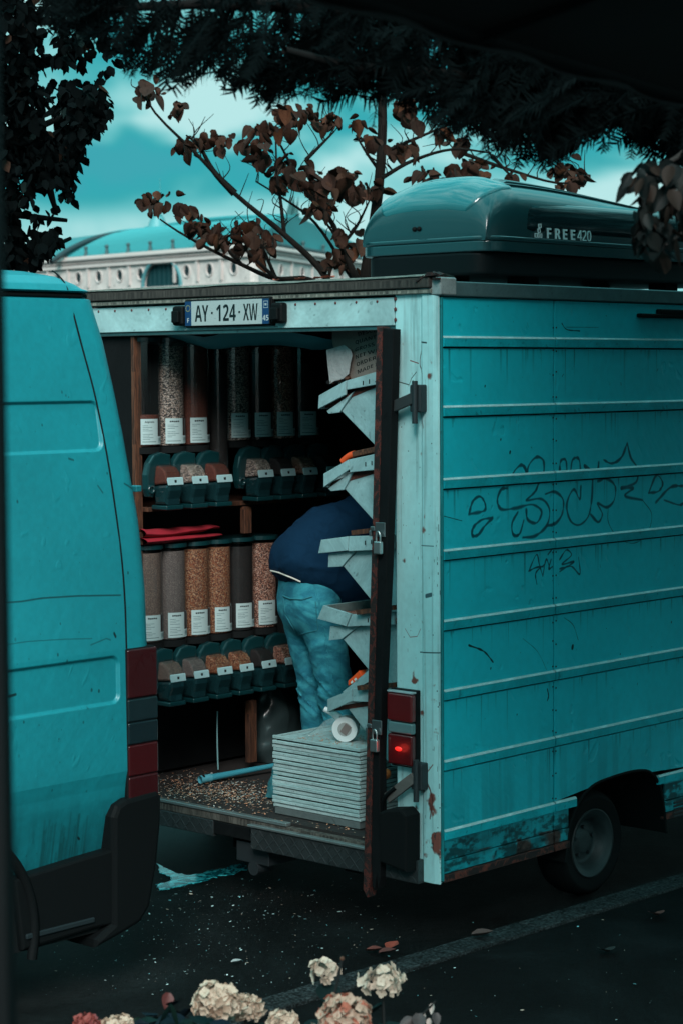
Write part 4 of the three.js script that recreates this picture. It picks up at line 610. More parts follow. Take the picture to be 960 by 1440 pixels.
// ---------------------------------------------------------------- bending person
{
  const P0 = V(-1.235, 0, -0.53), F = V(0.34, 0, -0.94).normalize(), R = V(-F.z, 0, F.x);
  const J = (f, r, y) => P0.clone().addScaledVector(F, f).addScaledVector(R, r).setY(y);
  const smin = (a, b, k) => { const h = clamp(0.5 + 0.5 * (b - a) / k); return lerp(b, a, h) - k * h * (1 - h); };
  function skin(bones, cell, k, disp) { // bones: [p0, p1, r0, r1]
    const box = new THREE.Box3(); for (const b of bones) { const m = Math.max(b[2], b[3]) + 0.03; for (const p of [b[0], b[1]]) { box.expandByPoint(p.clone().addScalar(m)); box.expandByPoint(p.clone().addScalar(-m)); } }
    const size = box.getSize(V(0, 0, 0)), half = Math.max(size.x, size.y, size.z) / 2 + cell * 2, c = box.getCenter(V(0, 0, 0)), n = Math.min(150, Math.ceil(2 * half / cell));
    const mc = new MarchingCubes(n, new THREE.MeshBasicMaterial(), false, false, 400000); mc.isolation = 0;
    for (let z = 0; z < n; z++) for (let y = 0; y < n; y++) for (let x = 0; x < n; x++) {
      const p = [c.x + (x - n / 2) / (n / 2) * half, c.y + (y - n / 2) / (n / 2) * half, c.z + (z - n / 2) / (n / 2) * half]; let d = 9;
      for (const [a, b, r0, r1] of bones) { const bxv = b.x - a.x, by = b.y - a.y, bz = b.z - a.z, L = bxv * bxv + by * by + bz * bz || 1e-9, t = clamp(((p[0] - a.x) * bxv + (p[1] - a.y) * by + (p[2] - a.z) * bz) / L), qx = a.x + bxv * t - p[0], qy = a.y + by * t - p[1], qz = a.z + bz * t - p[2]; d = smin(d, Math.sqrt(qx * qx + qy * qy + qz * qz) - lerp(r0, r1, t), k); }
      if (disp && Math.abs(d) < 0.05) d += disp(p[0], p[1], p[2]);
      mc.field[x + y * n + z * n * n] = -d;
    }
    mc.update(); const cnt = mc.count, pos = new Float32Array(cnt * 3), nor = new Float32Array(cnt * 3);
    for (let i = 0; i < cnt; i++) for (let j = 0; j < 3; j++) { pos[3 * i + j] = mc.positionArray[3 * i + j] * half + [c.x, c.y, c.z][j]; nor[3 * i + j] = mc.normalArray[3 * i + j]; }
    const g = new THREE.BufferGeometry(); g.setAttribute('position', new THREE.BufferAttribute(pos, 3)); const mg = mergeVertices(g, 1e-5); mg.computeVertexNormals(); return uvm(mg.toNonIndexed());
  }
  const hip = J(-0.01, 0, 1.30), hl = J(0.005, -0.09, 1.27), hr = J(0.005, 0.09, 1.27), kl = J(0.085, -0.10, 0.86), kr = J(0.095, 0.10, 0.85), al = J(0.10, -0.10, 0.47), ar = J(0.12, 0.08, 0.47), tl = J(0.25, -0.12, 0.415), tr = J(0.27, 0.10, 0.415);
  const s1 = J(0.01, 0, 1.42), s2 = J(0.12, 0, 1.545), s3 = J(0.30, 0, 1.60), nk = J(0.46, 0, 1.565), hd = J(0.57, 0, 1.50), shl = J(0.38, -0.17, 1.56), shr = J(0.38, 0.17, 1.56), ell = J(0.46, -0.22, 1.30), elr = J(0.48, 0.22, 1.31), wl = J(0.60, -0.16, 1.12), wr = J(0.62, 0.18, 1.14);
  const person = thing('person', 'person in dark blue jacket and faded teal jeans bending over the trays, back to us', 'person');
  const bones = [[hip, s1, 0.085, 0.09], [s1, s2, 0.10, 0.125], [s2, s3, 0.125, 0.12], [s3, nk, 0.11, 0.055], [nk, hd, 0.055, 0.075], [hd, J(0.60, 0, 1.455), 0.092, 0.078], [hl, kl, 0.068, 0.054], [hr, kr, 0.068, 0.054], [kl, al, 0.052, 0.04], [kr, ar, 0.055, 0.04], [al, tl, 0.04, 0.03], [ar, tr, 0.04, 0.03], [s3, shl, 0.1, 0.065], [s3, shr, 0.1, 0.065], [shl, ell, 0.05, 0.038], [shr, elr, 0.05, 0.038], [ell, wl, 0.036, 0.026], [elr, wr, 0.036, 0.026]];
  const bodyG = [skin(bones, 0.016, 0.03)];
  for (const [w, e, s] of [[wl, ell, -1], [wr, elr, 1]]) { // hands: palm, four unequal bent fingers, thumb from the side
    const d = w.clone().sub(e).normalize(), side = R.clone().multiplyScalar(-s), up = d.clone().cross(side).normalize(), q = (a, b, c) => w.clone().addScaledVector(d, a).addScaledVector(side, b).addScaledVector(up, c);
    const hb = [[q(0, 0, 0), q(0.045, 0.018, 0), 0.022, 0.016], [q(0, 0, 0), q(0.045, -0.022, 0), 0.022, 0.015], [q(0.03, 0, 0), q(0.085, 0, 0), 0.017, 0.014], [q(0.04, 0.02, 0), q(0.08, 0.028, 0), 0.015, 0.012], [q(0.04, -0.02, 0), q(0.078, -0.03, 0), 0.014, 0.011]];
    [[0.028, 0.072], [0.01, 0.08], [-0.01, 0.075], [-0.03, 0.058]].forEach(([b, L], i) => { const k0 = q(0.083, b, 0), k1 = q(0.083 + L * 0.5, b * 1.08, -0.008), k2 = q(0.083 + L * 0.78, b * 1.1, -0.026), k3 = q(0.083 + L * 0.88, b * 1.1, -0.045); hb.push([k0, k1, 0.0095, 0.0088], [k1, k2, 0.0088, 0.008], [k2, k3, 0.008, 0.0068]); });
    hb.push([q(0.02, 0.025, 0), q(0.05, 0.052, -0.012), 0.013, 0.011], [q(0.05, 0.052, -0.012), q(0.078, 0.058, -0.03), 0.0105, 0.0085]);
    bodyG.push(skin(hb, 0.004, 0.008));
  }
  mesh('body', bodyG, mat(0.36, 0.20, 0.15, 0.55), person);
  const head = J(0.585, 0, 1.48), dn = F.clone().multiplyScalar(0.55).add(V(0, -0.83, 0)).normalize();
  mesh('hair', skin([[head.clone().addScaledVector(dn, -0.02).add(V(0, 0.01, 0)), head.clone().add(V(0, 0.012, 0)).addScaledVector(F, 0.03), 0.1, 0.088]], 0.01, 0.02, (x, y, z) => 0.008 * (fbm(x * 60, y * 60, z * 60, 2) - 0.5)), mat(0.03, 0.022, 0.02, 0.7), person);
  const fc = []; const fq = (a, b, c) => head.clone().addScaledVector(dn, a).addScaledVector(R, b).addScaledVector(F.clone().multiplyScalar(0.83).add(V(0, 0.55, 0)), c);
  mesh('face', [(() => { const g = new THREE.ConeGeometry(0.014, 0.04, 8); const p = fq(0.06, 0, -0.1); g.translate(p.x, p.y, p.z); return g; })(), ...[-1, 1].map((s) => { const g = new THREE.SphereGeometry(0.018, 10, 8); g.scale(0.5, 1.4, 1); const p = fq(0.02, s * 0.088, 0); g.translate(p.x, p.y, p.z); return g; })], mat(0.36, 0.20, 0.15, 0.55), person);
  mesh('eye', [-1, 1].map((s) => { const g = new THREE.SphereGeometry(0.011, 10, 8); const p = fq(0.03, s * 0.033, -0.078); g.translate(p.x, p.y, p.z); return g; }), M.white, person);
  // jeans with folds
  const fold = (x, y, z) => { const low = sm(0.95, 0.5, y), nearKnee = Math.exp(-(((y - 0.86) / 0.12) ** 2)), seat = Math.exp(-(((y - 1.12) / 0.1) ** 2)); const n = vn(x * 9 + 2, y * 26 - (x + z) * 14, z * 9), m = vn(x * 16, y * 44 + (x - z) * 20, z * 16 + 5); const rg = 1 - Math.abs(2 * vn(x * 7 + 9, y * 30 + (x * 22 - z * 12), z * 7) - 1); return -0.018 * (n - 0.5) * (0.3 + 0.9 * low + 0.8 * nearKnee + 0.5 * seat) - 0.004 * (m - 0.5) * (0.4 + low + nearKnee) - 0.008 * sm(0.75, 1, rg) * (0.25 + 0.8 * low + 0.8 * nearKnee); };
  const jeansG = skin([[hl, kl, 0.104, 0.076], [hr, kr, 0.104, 0.076], [kl, al.clone().setY(0.44), 0.076, 0.070], [kr, ar.clone().setY(0.44), 0.076, 0.070], [J(0.0, -0.07, 1.25), J(-0.012, -0.06, 1.385), 0.104, 0.10], [J(0.0, 0.07, 1.25), J(-0.012, 0.06, 1.385), 0.104, 0.10], [J(0.005, 0, 1.22), J(-0.01, 0, 1.36), 0.11, 0.108]], 0.009, 0.035, fold);
  const denim = dataTex(512, (u, v) => { const a = tfbm(u, v, 16, 5, 4), b = hash3((u * 512) | 0, ((v * 512) | 0) >> 1, 4), w = sm(0.2, 0.8, a); return [0.08 + 0.16 * w + 0.04 * b, 0.44 + 0.20 * w + 0.05 * b, 0.53 + 0.17 * w + 0.05 * b]; });
  const jeans = mesh('jeans', jeansG, mat(0.8, 0.85, 0.85, 0.85, { map: rep(denim, 1.6, 2.6), bumpMap: rep(T.grit, 8), bumpScale: 0.002 }), person);
  // jacket
  const jfold = (x, y, z) => { const r1 = 1 - Math.abs(2 * vn(x * 6 + y * 7, y * 9 - x * 6, z * 6 + 4) - 1), r2 = 1 - Math.abs(2 * vn(x * 13 - y * 9, y * 8 + x * 8, z * 13) - 1); return -0.010 * (vn(x * 5, y * 8, z * 5) - 0.5) - 0.007 * sm(0.72, 1, r1) - 0.003 * sm(0.78, 1, r2); };
  const jb = [[J(-0.045, -0.06, 1.475), J(0.02, -0.05, 1.50), 0.112, 0.13], [J(-0.045, 0.06, 1.475), J(0.02, 0.05, 1.50), 0.112, 0.13], [J(0.05, 0.06, 1.44), J(0.2, 0.05, 1.38), 0.125, 0.115], [J(0.02, 0, 1.49), s2, 0.15, 0.165], [s2, s3, 0.158, 0.150], [s3, J(0.42, 0, 1.57), 0.155, 0.09], [J(0.1, 0, 1.43), J(0.24, 0, 1.38), 0.14, 0.14], [J(0.15, 0.08, 1.36), J(0.26, 0.06, 1.33), 0.085, 0.10], [J(0.0, 0.10, 1.425), J(0.20, 0.08, 1.33), 0.075, 0.10], [s3, shl, 0.13, 0.095], [s3, shr, 0.13, 0.095], [shl, ell, 0.085, 0.065], [shr, elr, 0.085, 0.065], [ell, wl, 0.062, 0.045], [elr, wr, 0.062, 0.045]];
  const jacketG = skin(jb, 0.012, 0.05, jfold);
  const jacket = mesh('jacket', jacketG, dull(0.003, 0.024, 0.056, 0.9, { bumpMap: rep(T.fine, 9), bumpScale: 0.002 }), person);
  mesh('shoe', [[al, tl], [ar, tr]].map(([a, b]) => skin([[a.clone().setY(0.42), b.clone().setY(0.415), 0.046, 0.038]], 0.009, 0.02)), mat(0.04, 0.05, 0.055, 0.6), person);
  // seams traced on the cloth: pale hem, back pocket
  const ray = new THREE.Raycaster(); jeans.updateMatrixWorld(true); jacket.updateMatrixWorld(true);
  const onto = (m, px, py, off) => { const d = fwd(px, py).normalize(); ray.set(CAM, d); const h = ray.intersectObject(m, false)[0]; return h ? h.point.clone().addScaledVector(d, -off) : null; };
  const trace = (pts, m, off) => { const o = []; for (let i = 0; i < pts.length - 1; i++) for (let k = 0; k < 6; k++) { const p = onto(m, lerp(pts[i][0], pts[i + 1][0], k / 6), lerp(pts[i][1], pts[i + 1][1], k / 6), off); if (p) o.push(p); } return o; };
  const pk = [trace([[398, 838], [408, 842], [425, 843], [442, 838]], jeans, 0.003), trace([[398, 838], [402, 866], [418, 893], [447, 886], [443, 838]], jeans, 0.002)].filter((p) => p.length > 3);
  if (pk.length) mesh('pocket_seam', pk.map((p, i) => tube(p, i ? 0.0022 : 0.0035, p.length * 2, 5)), mat(0.02, 0.18, 0.22, 0.8), jeans);
  const hm = trace([[375, 800], [392, 804], [412, 812], [425, 818]], jacket, 0.0); if (hm.length > 3) mesh('pale_hem', tube(hm.map((p) => p.add(V(0, -0.004, 0))), 0.004, hm.length * 2, 6), mat(0.6, 0.58, 0.52, 0.8), jacket);
}
// ---------------------------------------------------------------- roof box on the trailer
{
  const X0 = -1.02, X1 = -0.24, YB = 2.865, Z0 = -0.62, L = 2.05, cx = (X0 + X1) / 2, hw = (X1 - X0) / 2;
  const o = thing('roof_box', 'glossy dark teal roof box with white lettering on the trailer roof', 'roof box');
  const paint = phys(0.003, 0.038, 0.044, 0.3, { clearcoat: 0.8, clearcoatRoughness: 0.12 });
  const paintDark = phys(0.002, 0.014, 0.017, 0.16, { clearcoat: 0.9, clearcoatRoughness: 0.08 });
  // lid: sections across, tail cap steep and rounded, nose long and low
  const HT = (t) => 0.268 - 0.10 * sm(0.12, 1, t);
  const sect = (u, w, h, n) => { const a = Math.PI * u, c = Math.cos(a), s = Math.sin(a); return [-Math.sign(c) * Math.abs(c) ** (2 / n) * w, Math.max(0, s) ** (2 / n) * h]; };
  const ring = []; // [distance from tail, width factor, height factor]
  for (let i = 0; i <= 14; i++) { const a = i / 14 * Math.PI / 2; ring.push([0.012 + 0.24 * (1 - Math.cos(a)), 0.93 + 0.07 * Math.sin(a), 0.10 + 0.90 * Math.sin(a) ** 0.75]); }
  for (let i = 1; i <= 16; i++) ring.push([0.252 + (L - 0.75) * i / 16, 1, 1]);
  for (let i = 1; i <= 10; i++) { const a = i / 10 * Math.PI / 2; ring.push([L - 0.5 + 0.48 * Math.sin(a), 0.55 + 0.45 * Math.cos(a), 0.1 + 0.9 * Math.cos(a) ** 0.8]); }
  const lidP = (u, k) => { const [d, w, h] = ring[k], q = sect(u, hw * w - 0.012, HT(d / L) * h, 3.6), cr = 0.018 * sm(0.35, 0.5, u) * sm(0.65, 0.5, u); return V(cx + q[0], YB + 0.03 + q[1] + cr * h, Z0 - d); };
  const lid = mesh('lid', (() => { const g = grid(56, ring.length - 1, (u, v) => lidP(u, Math.round(v * (ring.length - 1)))); return g; })(), paint, o);
  mesh('tail_cap', grid(56, 4, (u, v) => { const p = lidP(u, 0); return V(p.x, lerp(YB + 0.02, p.y, v), p.z); }), paint, lid);
  const rim = (a, b, y0, y1, d, z0 = Z0, l = L) => { const s = new THREE.Shape(), x0 = X0 + a, x1 = X1 - a, r = 0.12; s.moveTo(x0 + r, -z0); s.lineTo(x1 - r, -z0); s.quadraticCurveTo(x1, -z0, x1, -z0 + r); s.lineTo(x1, -z0 + l - 0.5); s.quadraticCurveTo(x1, -z0 + l - 0.06, cx, -z0 + l); s.quadraticCurveTo(x0, -z0 + l - 0.06, x0, -z0 + l - 0.5); s.lineTo(x0, -z0 + r); s.quadraticCurveTo(x0, -z0, x0 + r, -z0); const g = new THREE.ExtrudeGeometry(s, { depth: y1 - y0 - 2 * b, bevelEnabled: true, bevelThickness: b, bevelSize: b, bevelOffset: -b, bevelSegments: 3, curveSegments: 14 }); g.rotateX(-Math.PI / 2); g.translate(0, y0 + b, 0); return uvm(g); };
  mesh('rim', [rim(0, 0.007, YB + 0.021, YB + 0.040), rim(0.006, 0.006, YB - 0.026, YB + 0.02)], paint, o);
  mesh('base_tray', rim(0.04, 0.012, 2.74, YB - 0.027, 0), dull(0.004, 0.007, 0.008, 0.5), o);
  for (const [fx, fz] of [[-0.8, -1.05], [-0.8, -2.15], [-0.4, -1.05], [-0.4, -2.15]]) mesh('foot', bx(fx - 0.05, fx + 0.05, 2.684, 2.742, fz - 0.05, fz + 0.05, 0), M.under, o);
  // raised hatch panel over the tail and the flank panel, both following the lid
  const near = (u, d) => { let k = 0; while (k < ring.length - 2 && ring[k + 1][0] < d) k++; const t = (d - ring[k][0]) / (ring[k + 1][0] - ring[k][0]); return lidP(u, k).lerp(lidP(u, k + 1), clamp(t)); };
  const patch = (f, off, nu = 28, nv = 18) => { const e = 0.004; return grid(nu, nv, (a, b) => { const [u, d] = f(a, b), p = near(u, d), pu = near(u + e, d).sub(near(u - e, d)), pd = near(u, d + e).sub(near(u, d - e)), n = pu.cross(pd).normalize(); if (n.y < 0 && n.z < 0) n.negate(); if (n.z < -0.2) n.negate(); const ed = Math.min(a, 1 - a, b, 1 - b); return p.addScaledVector(n, ed < 0.001 ? -0.004 : off); }); };
  mesh('hatch_panel', patch((a, b) => { const w = 0.26 - 0.06 * (1 - b) ** 3; return [0.5 + (a - 0.5) * 2 * w * (1 - 0.25 * (1 - b) ** 6), lerp(0.022, 0.26, b ** 1.3)]; }, 0.007), phys(0.014, 0.13, 0.145, 0.22, { clearcoat: 0.9 }), lid);
  for (const [ua, ub, da, db] of [[0.685, 0.70, 0.20, 1.75], [0.60, 0.617, 0.30, 1.7], [0.53, 0.57, 0.34, 1.65], [0.43, 0.47, 0.34, 1.65], [0.30, 0.315, 0.20, 1.75]]) mesh('lid_ridge', patch((a, b) => [lerp(ua, ub, a), lerp(da, db, b)], 0.008, 6, 40), paint, lid);
  // small key holes on the tail
  const holes = []; for (const u of [0.40, 0.425]) { const p = near(u, 0.014).lerp(near(u, 0.0), 0); const g = new THREE.SphereGeometry(0.011, 10, 8); g.translate(p.x + 0.14, YB + 0.085, Z0 - 0.012 + 0.002); holes.push(g); }
  mesh('lock_hole', holes, M.black, lid);
  // flank panel and lettering on the pavement side
  const xs = (y) => { const h = HT(0.4), s = clamp((y - YB - 0.03) / h), a = Math.asin(clamp(s ** 1.8)); return cx + Math.abs(Math.cos(a)) ** (2 / 3.6) * (hw - 0.012); };
  mesh('flank_panel', grid(20, 10, (u, v) => { const y = YB + 0.062 + v * 0.15, z = lerp(-0.86, -2.25, u); const e = Math.min(u, 1 - u, v, 1 - v) < 0.001 ? -0.004 : 0.006; return V(xs(y) + e, y, z); }), paintDark, lid);
  const font = await new FontLoader().loadAsync('fonts/droid/droid_sans_bold.typeface.json'), fontR = await new FontLoader().loadAsync('fonts/droid/droid_sans_regular.typeface.json');
  const put = (txt, f, size, z, y, sx) => { const g = new TextGeometry(txt, { font: f, size, depth: 0.003, curveSegments: 4 }); g.scale(sx, 1, 1); g.applyMatrix4(new THREE.Matrix4().makeBasis(V(0, 0, -1), V(0, 1, 0), V(1, 0, 0)).setPosition(0, 0, 0)); const yy = y + size / 2; g.rotateZ((xs(yy + 0.02) - xs(yy - 0.02)) / -0.04 * 1); g.translate(xs(y) + 0.0075, y, z); if (f === font && false) return g; return g; };
  const A = at(768, 334, 'x', X1), B = at(803, 334, 'x', X1), Cc = at(832, 336, 'x', X1), ty = A.y - 0.003; const white = mat(0.62, 0.72, 0.73, 0.4);
  const step = (A.z - B.z) / 3 * 0.96; 'FREE'.split('').forEach((ch, i) => mesh('letter', put(ch, font, 0.046, A.z - i * step, ty, 1.15), white, lid));
  mesh('number', put('420', fontR, 0.046, at(812, 334, 'x', X1).z, ty, 1.0), white, lid);
  { const s0 = at(754, 334, 'x', X1).z, sq = 0.019, g = []; for (const [c, r, rot] of [[0, 0, 0], [1, 0, 0], [1, 1, 0.15], [1.55, 0, 0], [1.3, 2, 0.1]]) { const s = new THREE.Shape(); s.moveTo(-sq / 2, -sq / 2); s.lineTo(sq / 2, -sq / 2); s.lineTo(sq / 2, sq / 2); s.lineTo(-sq / 2, sq / 2); s.closePath(); const hI = new THREE.Path(); const k = sq / 2 - 0.0035; hI.moveTo(-k, -k); hI.lineTo(-k, k); hI.lineTo(k, k); hI.lineTo(k, -k); hI.closePath(); s.holes.push(hI); const e = new THREE.ExtrudeGeometry(s, { depth: 0.003, bevelEnabled: false }); e.rotateZ(rot); e.applyMatrix4(new THREE.Matrix4().makeBasis(V(0, 0, -1), V(0, 1, 0), V(1, 0, 0))); e.translate(xs(ty + 0.02) + 0.007, ty + sq / 2 + r * (sq + 0.002), s0 - c * (sq + 0.002)); g.push(e); } mesh('emblem', g, white, lid); }
}
// ---------------------------------------------------------------- van on the left
{
  const o = thing('panel_van', 'teal panel van with red tail light and black bumper, parked left of the trailer', 'van');
  const PX = [[0.2, -0.60], [0.5, -0.56], [0.74, -0.513], [0.785, -0.508], [0.84, -0.497], [1.3, -0.50], [1.7, -0.535], [2.1, -0.585], [2.4, -0.635], [2.56, -0.665], [2.603, -0.675], [2.608, -0.70], [2.628, -0.70], [2.634, -0.675], [2.66, -0.69], [2.69, -0.74], [2.71, -0.83], [2.725, -1.0], [2.73, -1.25]];
  const itp = (tab, y) => { if (y <= tab[0][0]) return tab[0][1]; for (let i = 1; i < tab.length; i++) if (y <= tab[i][0]) return lerp(tab[i - 1][1], tab[i][1], (y - tab[i - 1][0]) / (tab[i][0] - tab[i - 1][0])); return tab[tab.length - 1][1]; };
  const xs = (y) => itp(PX, y);
  const onSide = (px, py) => { let x = -0.55, p; for (let i = 0; i < 6; i++) { p = at(px, py, 'x', x); x = xs(p.y); } return p; };
  const ZR = [[0.2, 1.10]]; for (const [a, b] of [[210, 912], [207, 827], [197, 727], [187, 673], [163, 547], [147, 477], [133, 433], [123, 413]]) { const p = onSide(a, b); ZR.push([p.y, p.z - 0.03]); }
  ZR.push([2.632, ZR[ZR.length - 1][1] + 0.0], [2.66, ZR[ZR.length - 1][1] + 0.045], [2.69, ZR[ZR.length - 1][1] + 0.10], [2.71, ZR[ZR.length - 1][1] + 0.17], [2.725, ZR[ZR.length - 1][1] + 0.3], [2.73, 1.9]);
  const zr = (y) => itp(ZR, y), CXX = -1.5;
  // pressed panels
  const up = [onSide(138, 564), onSide(140, 634)], lo = [onSide(168, 922), onSide(168, 988)];
  const recess = (y, z, a) => { const r = 0.035, y0 = a[1].y, y1 = a[0].y, zz = a[0].z; const dy = Math.max(y0 + r - y, y - (y1 - r), 0), dz = Math.max(zz + r - z, 0); let d = Math.hypot(dy, dz) - r; if (dy === 0 && dz === 0) d = -r; return sm(0.004, -0.008, d) * 0.013; };
  const ys = [], zs = []; const dense = (arr, a, b, n) => { for (let i = 0; i <= n; i++) arr.push(lerp(a, b, i / n)); };
  dense(ys, 0.5, 2.6, 56); for (const a of [up, lo]) for (const p of a) dense(ys, p.y - 0.02, p.y + 0.02, 12); for (const a of [up, lo]) { dense(ys, a[0].y - 0.045, a[0].y - 0.02, 4); dense(ys, a[1].y + 0.02, a[1].y + 0.045, 4); } dense(ys, 0.74, 0.84, 12); dense(ys, 2.6, 2.64, 20); dense(ys, 2.64, 2.73, 22); for (const p of PX) if (p[0] > 0.5) ys.push(p[0]); ys.sort((a, b) => a - b);
  dense(zs, 1.15, 2.6, 40); for (const a of [up, lo]) dense(zs, a[0].z - 0.015, a[0].z + 0.05, 26); dense(zs, 2.7, 5.6, 10); zs.sort((a, b) => b - a);
  const NZ = zs.length, NC = 10, NR = 6, cols = NZ + NC + NR + NC + 3;
  const Pt = (i, y) => {
    const x = xs(y), z0 = zr(y), r = y > 2.64 ? 0.10 : 0.075, far = 2 * CXX - x;
    if (i < NZ) { const z = Math.max(zs[i], z0 + r); return V(x - (z > z0 + r + 0.001 ? recess(y, z, up) + recess(y, z, lo) : 0), y, z); }
    i -= NZ; if (i < NC) { const a = (i + 1) / NC * Math.PI / 2; return V(x - r + Math.cos(a) * r, y, z0 + r - Math.sin(a) * r); }
    i -= NC; if (i < NR) { const t = (i + 1) / (NR + 1); return V(lerp(x - r, far + r, t), y, z0 - 0.02 * Math.sin(Math.PI * t)); }
    i -= NR; if (i < NC) { const a = i / (NC - 1) * Math.PI / 2; return V(far + r - Math.sin(a) * r, y, z0 + r - Math.cos(a) * r); }
    i -= NC; return V(far, y, [1.6, 3, 5.6][i]);
  };
  const yy = ys.filter((v, i) => !i || v - ys[i - 1] > 0.0006), pos = [], idx = [], uv = [], ac = [0.33, 2.12], ar = 0.43;
  for (const y of yy) for (let i = 0; i < cols; i++) { const p = Pt(i, y); pos.push(p.x, p.y, p.z); uv.push((i < NZ + NC ? p.z : p.x) , y); }
  for (let j = 0; j < yy.length - 1; j++) for (let i = 0; i < cols - 1; i++) { const a = j * cols + i, b = a + cols; const zc = (pos[a * 3 + 2] + pos[(a + 1) * 3 + 2]) / 2, yc = (yy[j] + yy[j + 1]) / 2; if (i < NZ && Math.hypot(zc - ac[1], yc - ac[0]) < ar) continue; idx.push(a, b, a + 1, b, b + 1, a + 1); }
  const vtex = canvasTex(1024, 1024, (c, w, h) => {
    const img = c.createImageData(w, h);
    for (let j = 0; j < h; j++) for (let i = 0; i < w; i++) { const z = 1 + i / w * 1.6, y = 2.8 - j / h * 2.4, n = fbm(z * 3, y * 3, 5, 4), s = fbm(z * 30, y * 2, 7, 3), f = fbm(z * 60, y * 60, 2, 2); let d = 1 + 0.12 * (n - 0.5) + 0.07 * (f - 0.5) - sm(1.0, 0.5, y) * (0.08 * sm(0.4, 0.7, s) + 0.42 * fbm(z * 5, y * 5, 3, 4) + 0.05); const o = (j * w + i) * 4, g = Math.round(236 * clamp(d, 0, 1.08)); img.data[o] = g; img.data[o + 1] = g; img.data[o + 2] = g; img.data[o + 3] = 255; }  // darker lower body: ground shade painted in along with the dirt
    c.putImageData(img, 0, 0); const q = (px, py) => { const p = onSide(px, py); return [(p.z - 1) / 1.6 * w, (2.8 - p.y) / 2.4 * h]; };
    const line = (pts, wd, col) => { c.strokeStyle = col; c.lineWidth = wd; c.lineCap = 'round'; c.beginPath(); pts.forEach((p, i) => { const k = q(...p); i ? c.lineTo(...k) : c.moveTo(...k); }); c.stroke(); };
    line([[0, 848], [30, 846], [60, 841], [110, 838], [170, 837]], 2.5, 'rgba(40,50,50,0.55)'); line([[0, 908], [40, 902], [90, 899], [130, 898]], 1.5, 'rgba(60,60,60,0.4)'); line([[128, 907], [150, 898], [156, 900]], 2, 'rgba(60,60,60,0.4)'); line([[16, 980], [26, 977]], 4, 'rgba(20,30,30,0.7)'); line([[161, 891], [163, 895]], 5, 'rgba(20,20,20,0.8)');
    line([[138, 683], [145, 693]], 2.5, 'rgba(70,80,80,0.6)'); line([[97, 645], [104, 647]], 3, 'rgba(60,70,70,0.5)'); line([[110, 1178], [112, 1180]], 4, 'rgba(20,20,20,0.8)'); line([[175, 680], [190, 688]], 2.5, 'rgba(60,70,70,0.7)');
    for (let i = 0; i < 190; i++) { c.fillStyle = `rgba(30,34,34,${rr(0.1, 0.55)})`; c.beginPath(); c.arc(rnd() * w, h * (0.15 + 0.82 * rnd()), 0.8 + 2.2 * rnd() ** 4, 0, 7); c.fill(); }
    for (let i = 0; i < 34; i++) { const p = q(rr(60, 120), rr(1185, 1220)); c.fillStyle = 'rgba(30,34,32,0.14)'; c.fillRect(p[0], p[1] - rr(10, 70), rr(2, 8), 80); }
  });
  const paint = phys(0.004, 0.262, 0.31, 0.5, { bumpMap: rep(T.wear, 1.2), bumpScale: 0.004, clearcoat: 0.35, clearcoatRoughness: 0.3, map: vtex });
  const g = new THREE.BufferGeometry(); g.setAttribute('position', new THREE.Float32BufferAttribute(pos, 3)); { const u = new Float32Array(uv.length); for (let i = 0; i < uv.length; i += 2) { u[i] = (uv[i] - 1) / 1.6; u[i + 1] = (uv[i + 1] - 0.4) / 2.4; } g.setAttribute('uv', new THREE.BufferAttribute(u, 2)); } g.setIndex(idx); g.computeVertexNormals();
  vtex.wrapS = vtex.wrapT = THREE.MirroredRepeatWrapping;
  const body = mesh('body', g, paint, o);
  mesh('roof_gutter', [tube(Array.from({ length: 9 }, (_, i) => { const z = lerp(4.2, zr(2.6) + 0.07, i / 8); return V(-0.697, 2.618, z); }), 0.009, 30, 6), tube([V(-0.70, 2.618, zr(2.6) + 0.07), V(-0.73, 2.618, zr(2.6) + 0.02), V(-0.79, 2.618, zr(2.6) - 0.012), V(-1.2, 2.618, zr(2.6) - 0.02)], 0.010, 20, 6)], M.rubber, o);
  const seam = [[97, 415], [105, 447], [117, 493], [133, 553], [150, 637], [163, 720], [172, 793], [176, 850], [178, 912]].map((p) => onSide(...p)).map((p) => V(p.x + 0.0005, p.y, p.z)); mesh('pillar_seam', tube(seam, 0.0035, 60, 5), M.rubber, o);
  const seam2 = [[96, 408], [90, 396], [80, 385], [74, 381]].map((p) => onSide(...p)); mesh('roof_seam', tube(seam2, 0.003, 20, 5), M.rubber, o);
  mesh('rear_door_seam', [tube([V(CXX, 2.5, zr(2.5) - 0.02), V(CXX, 1.8, zr(1.8) - 0.02), V(CXX, 0.75, zr(0.75) - 0.02)], 0.006, 20, 5)], M.rubber, o);
  for (const sgn of [1, -1]) mesh('rear_window', grid(6, 6, (u, v) => { const y = lerp(1.5, 2.2, v); return V(CXX + sgn * lerp(0.08, 0.78, u), y, zr(y) - 0.026); }), phys(0.01, 0.02, 0.02, 0.08), o);
  const hk = onSide(190, 688); mesh('hinge', bx(hk.x - 0.06, hk.x - 0.01, hk.y - 0.012, hk.y + 0.012, hk.z - 0.045, hk.z - 0.015, 0.004), body.material, o);
  // tail light in four sections, wrapped round the corner
  const pT = onSide(178, 914), pB = onSide(178, 1119), z1 = pT.z + 0.002, z0 = zr(1.0) - 0.008, yTop = pT.y, yBot = pB.y;
  const lens = (a, b, m, n) => mesh(n, bx(-0.60, -0.489, a, b, z0, z1, 0.007), m, o), lm = (r, gg, b) => phys(r, gg, b, 0.16, { clearcoat: 0.7, bumpMap: rep(T.grit, 50), bumpScale: 0.0005 });
  const f = (py) => onSide(178, py).y;
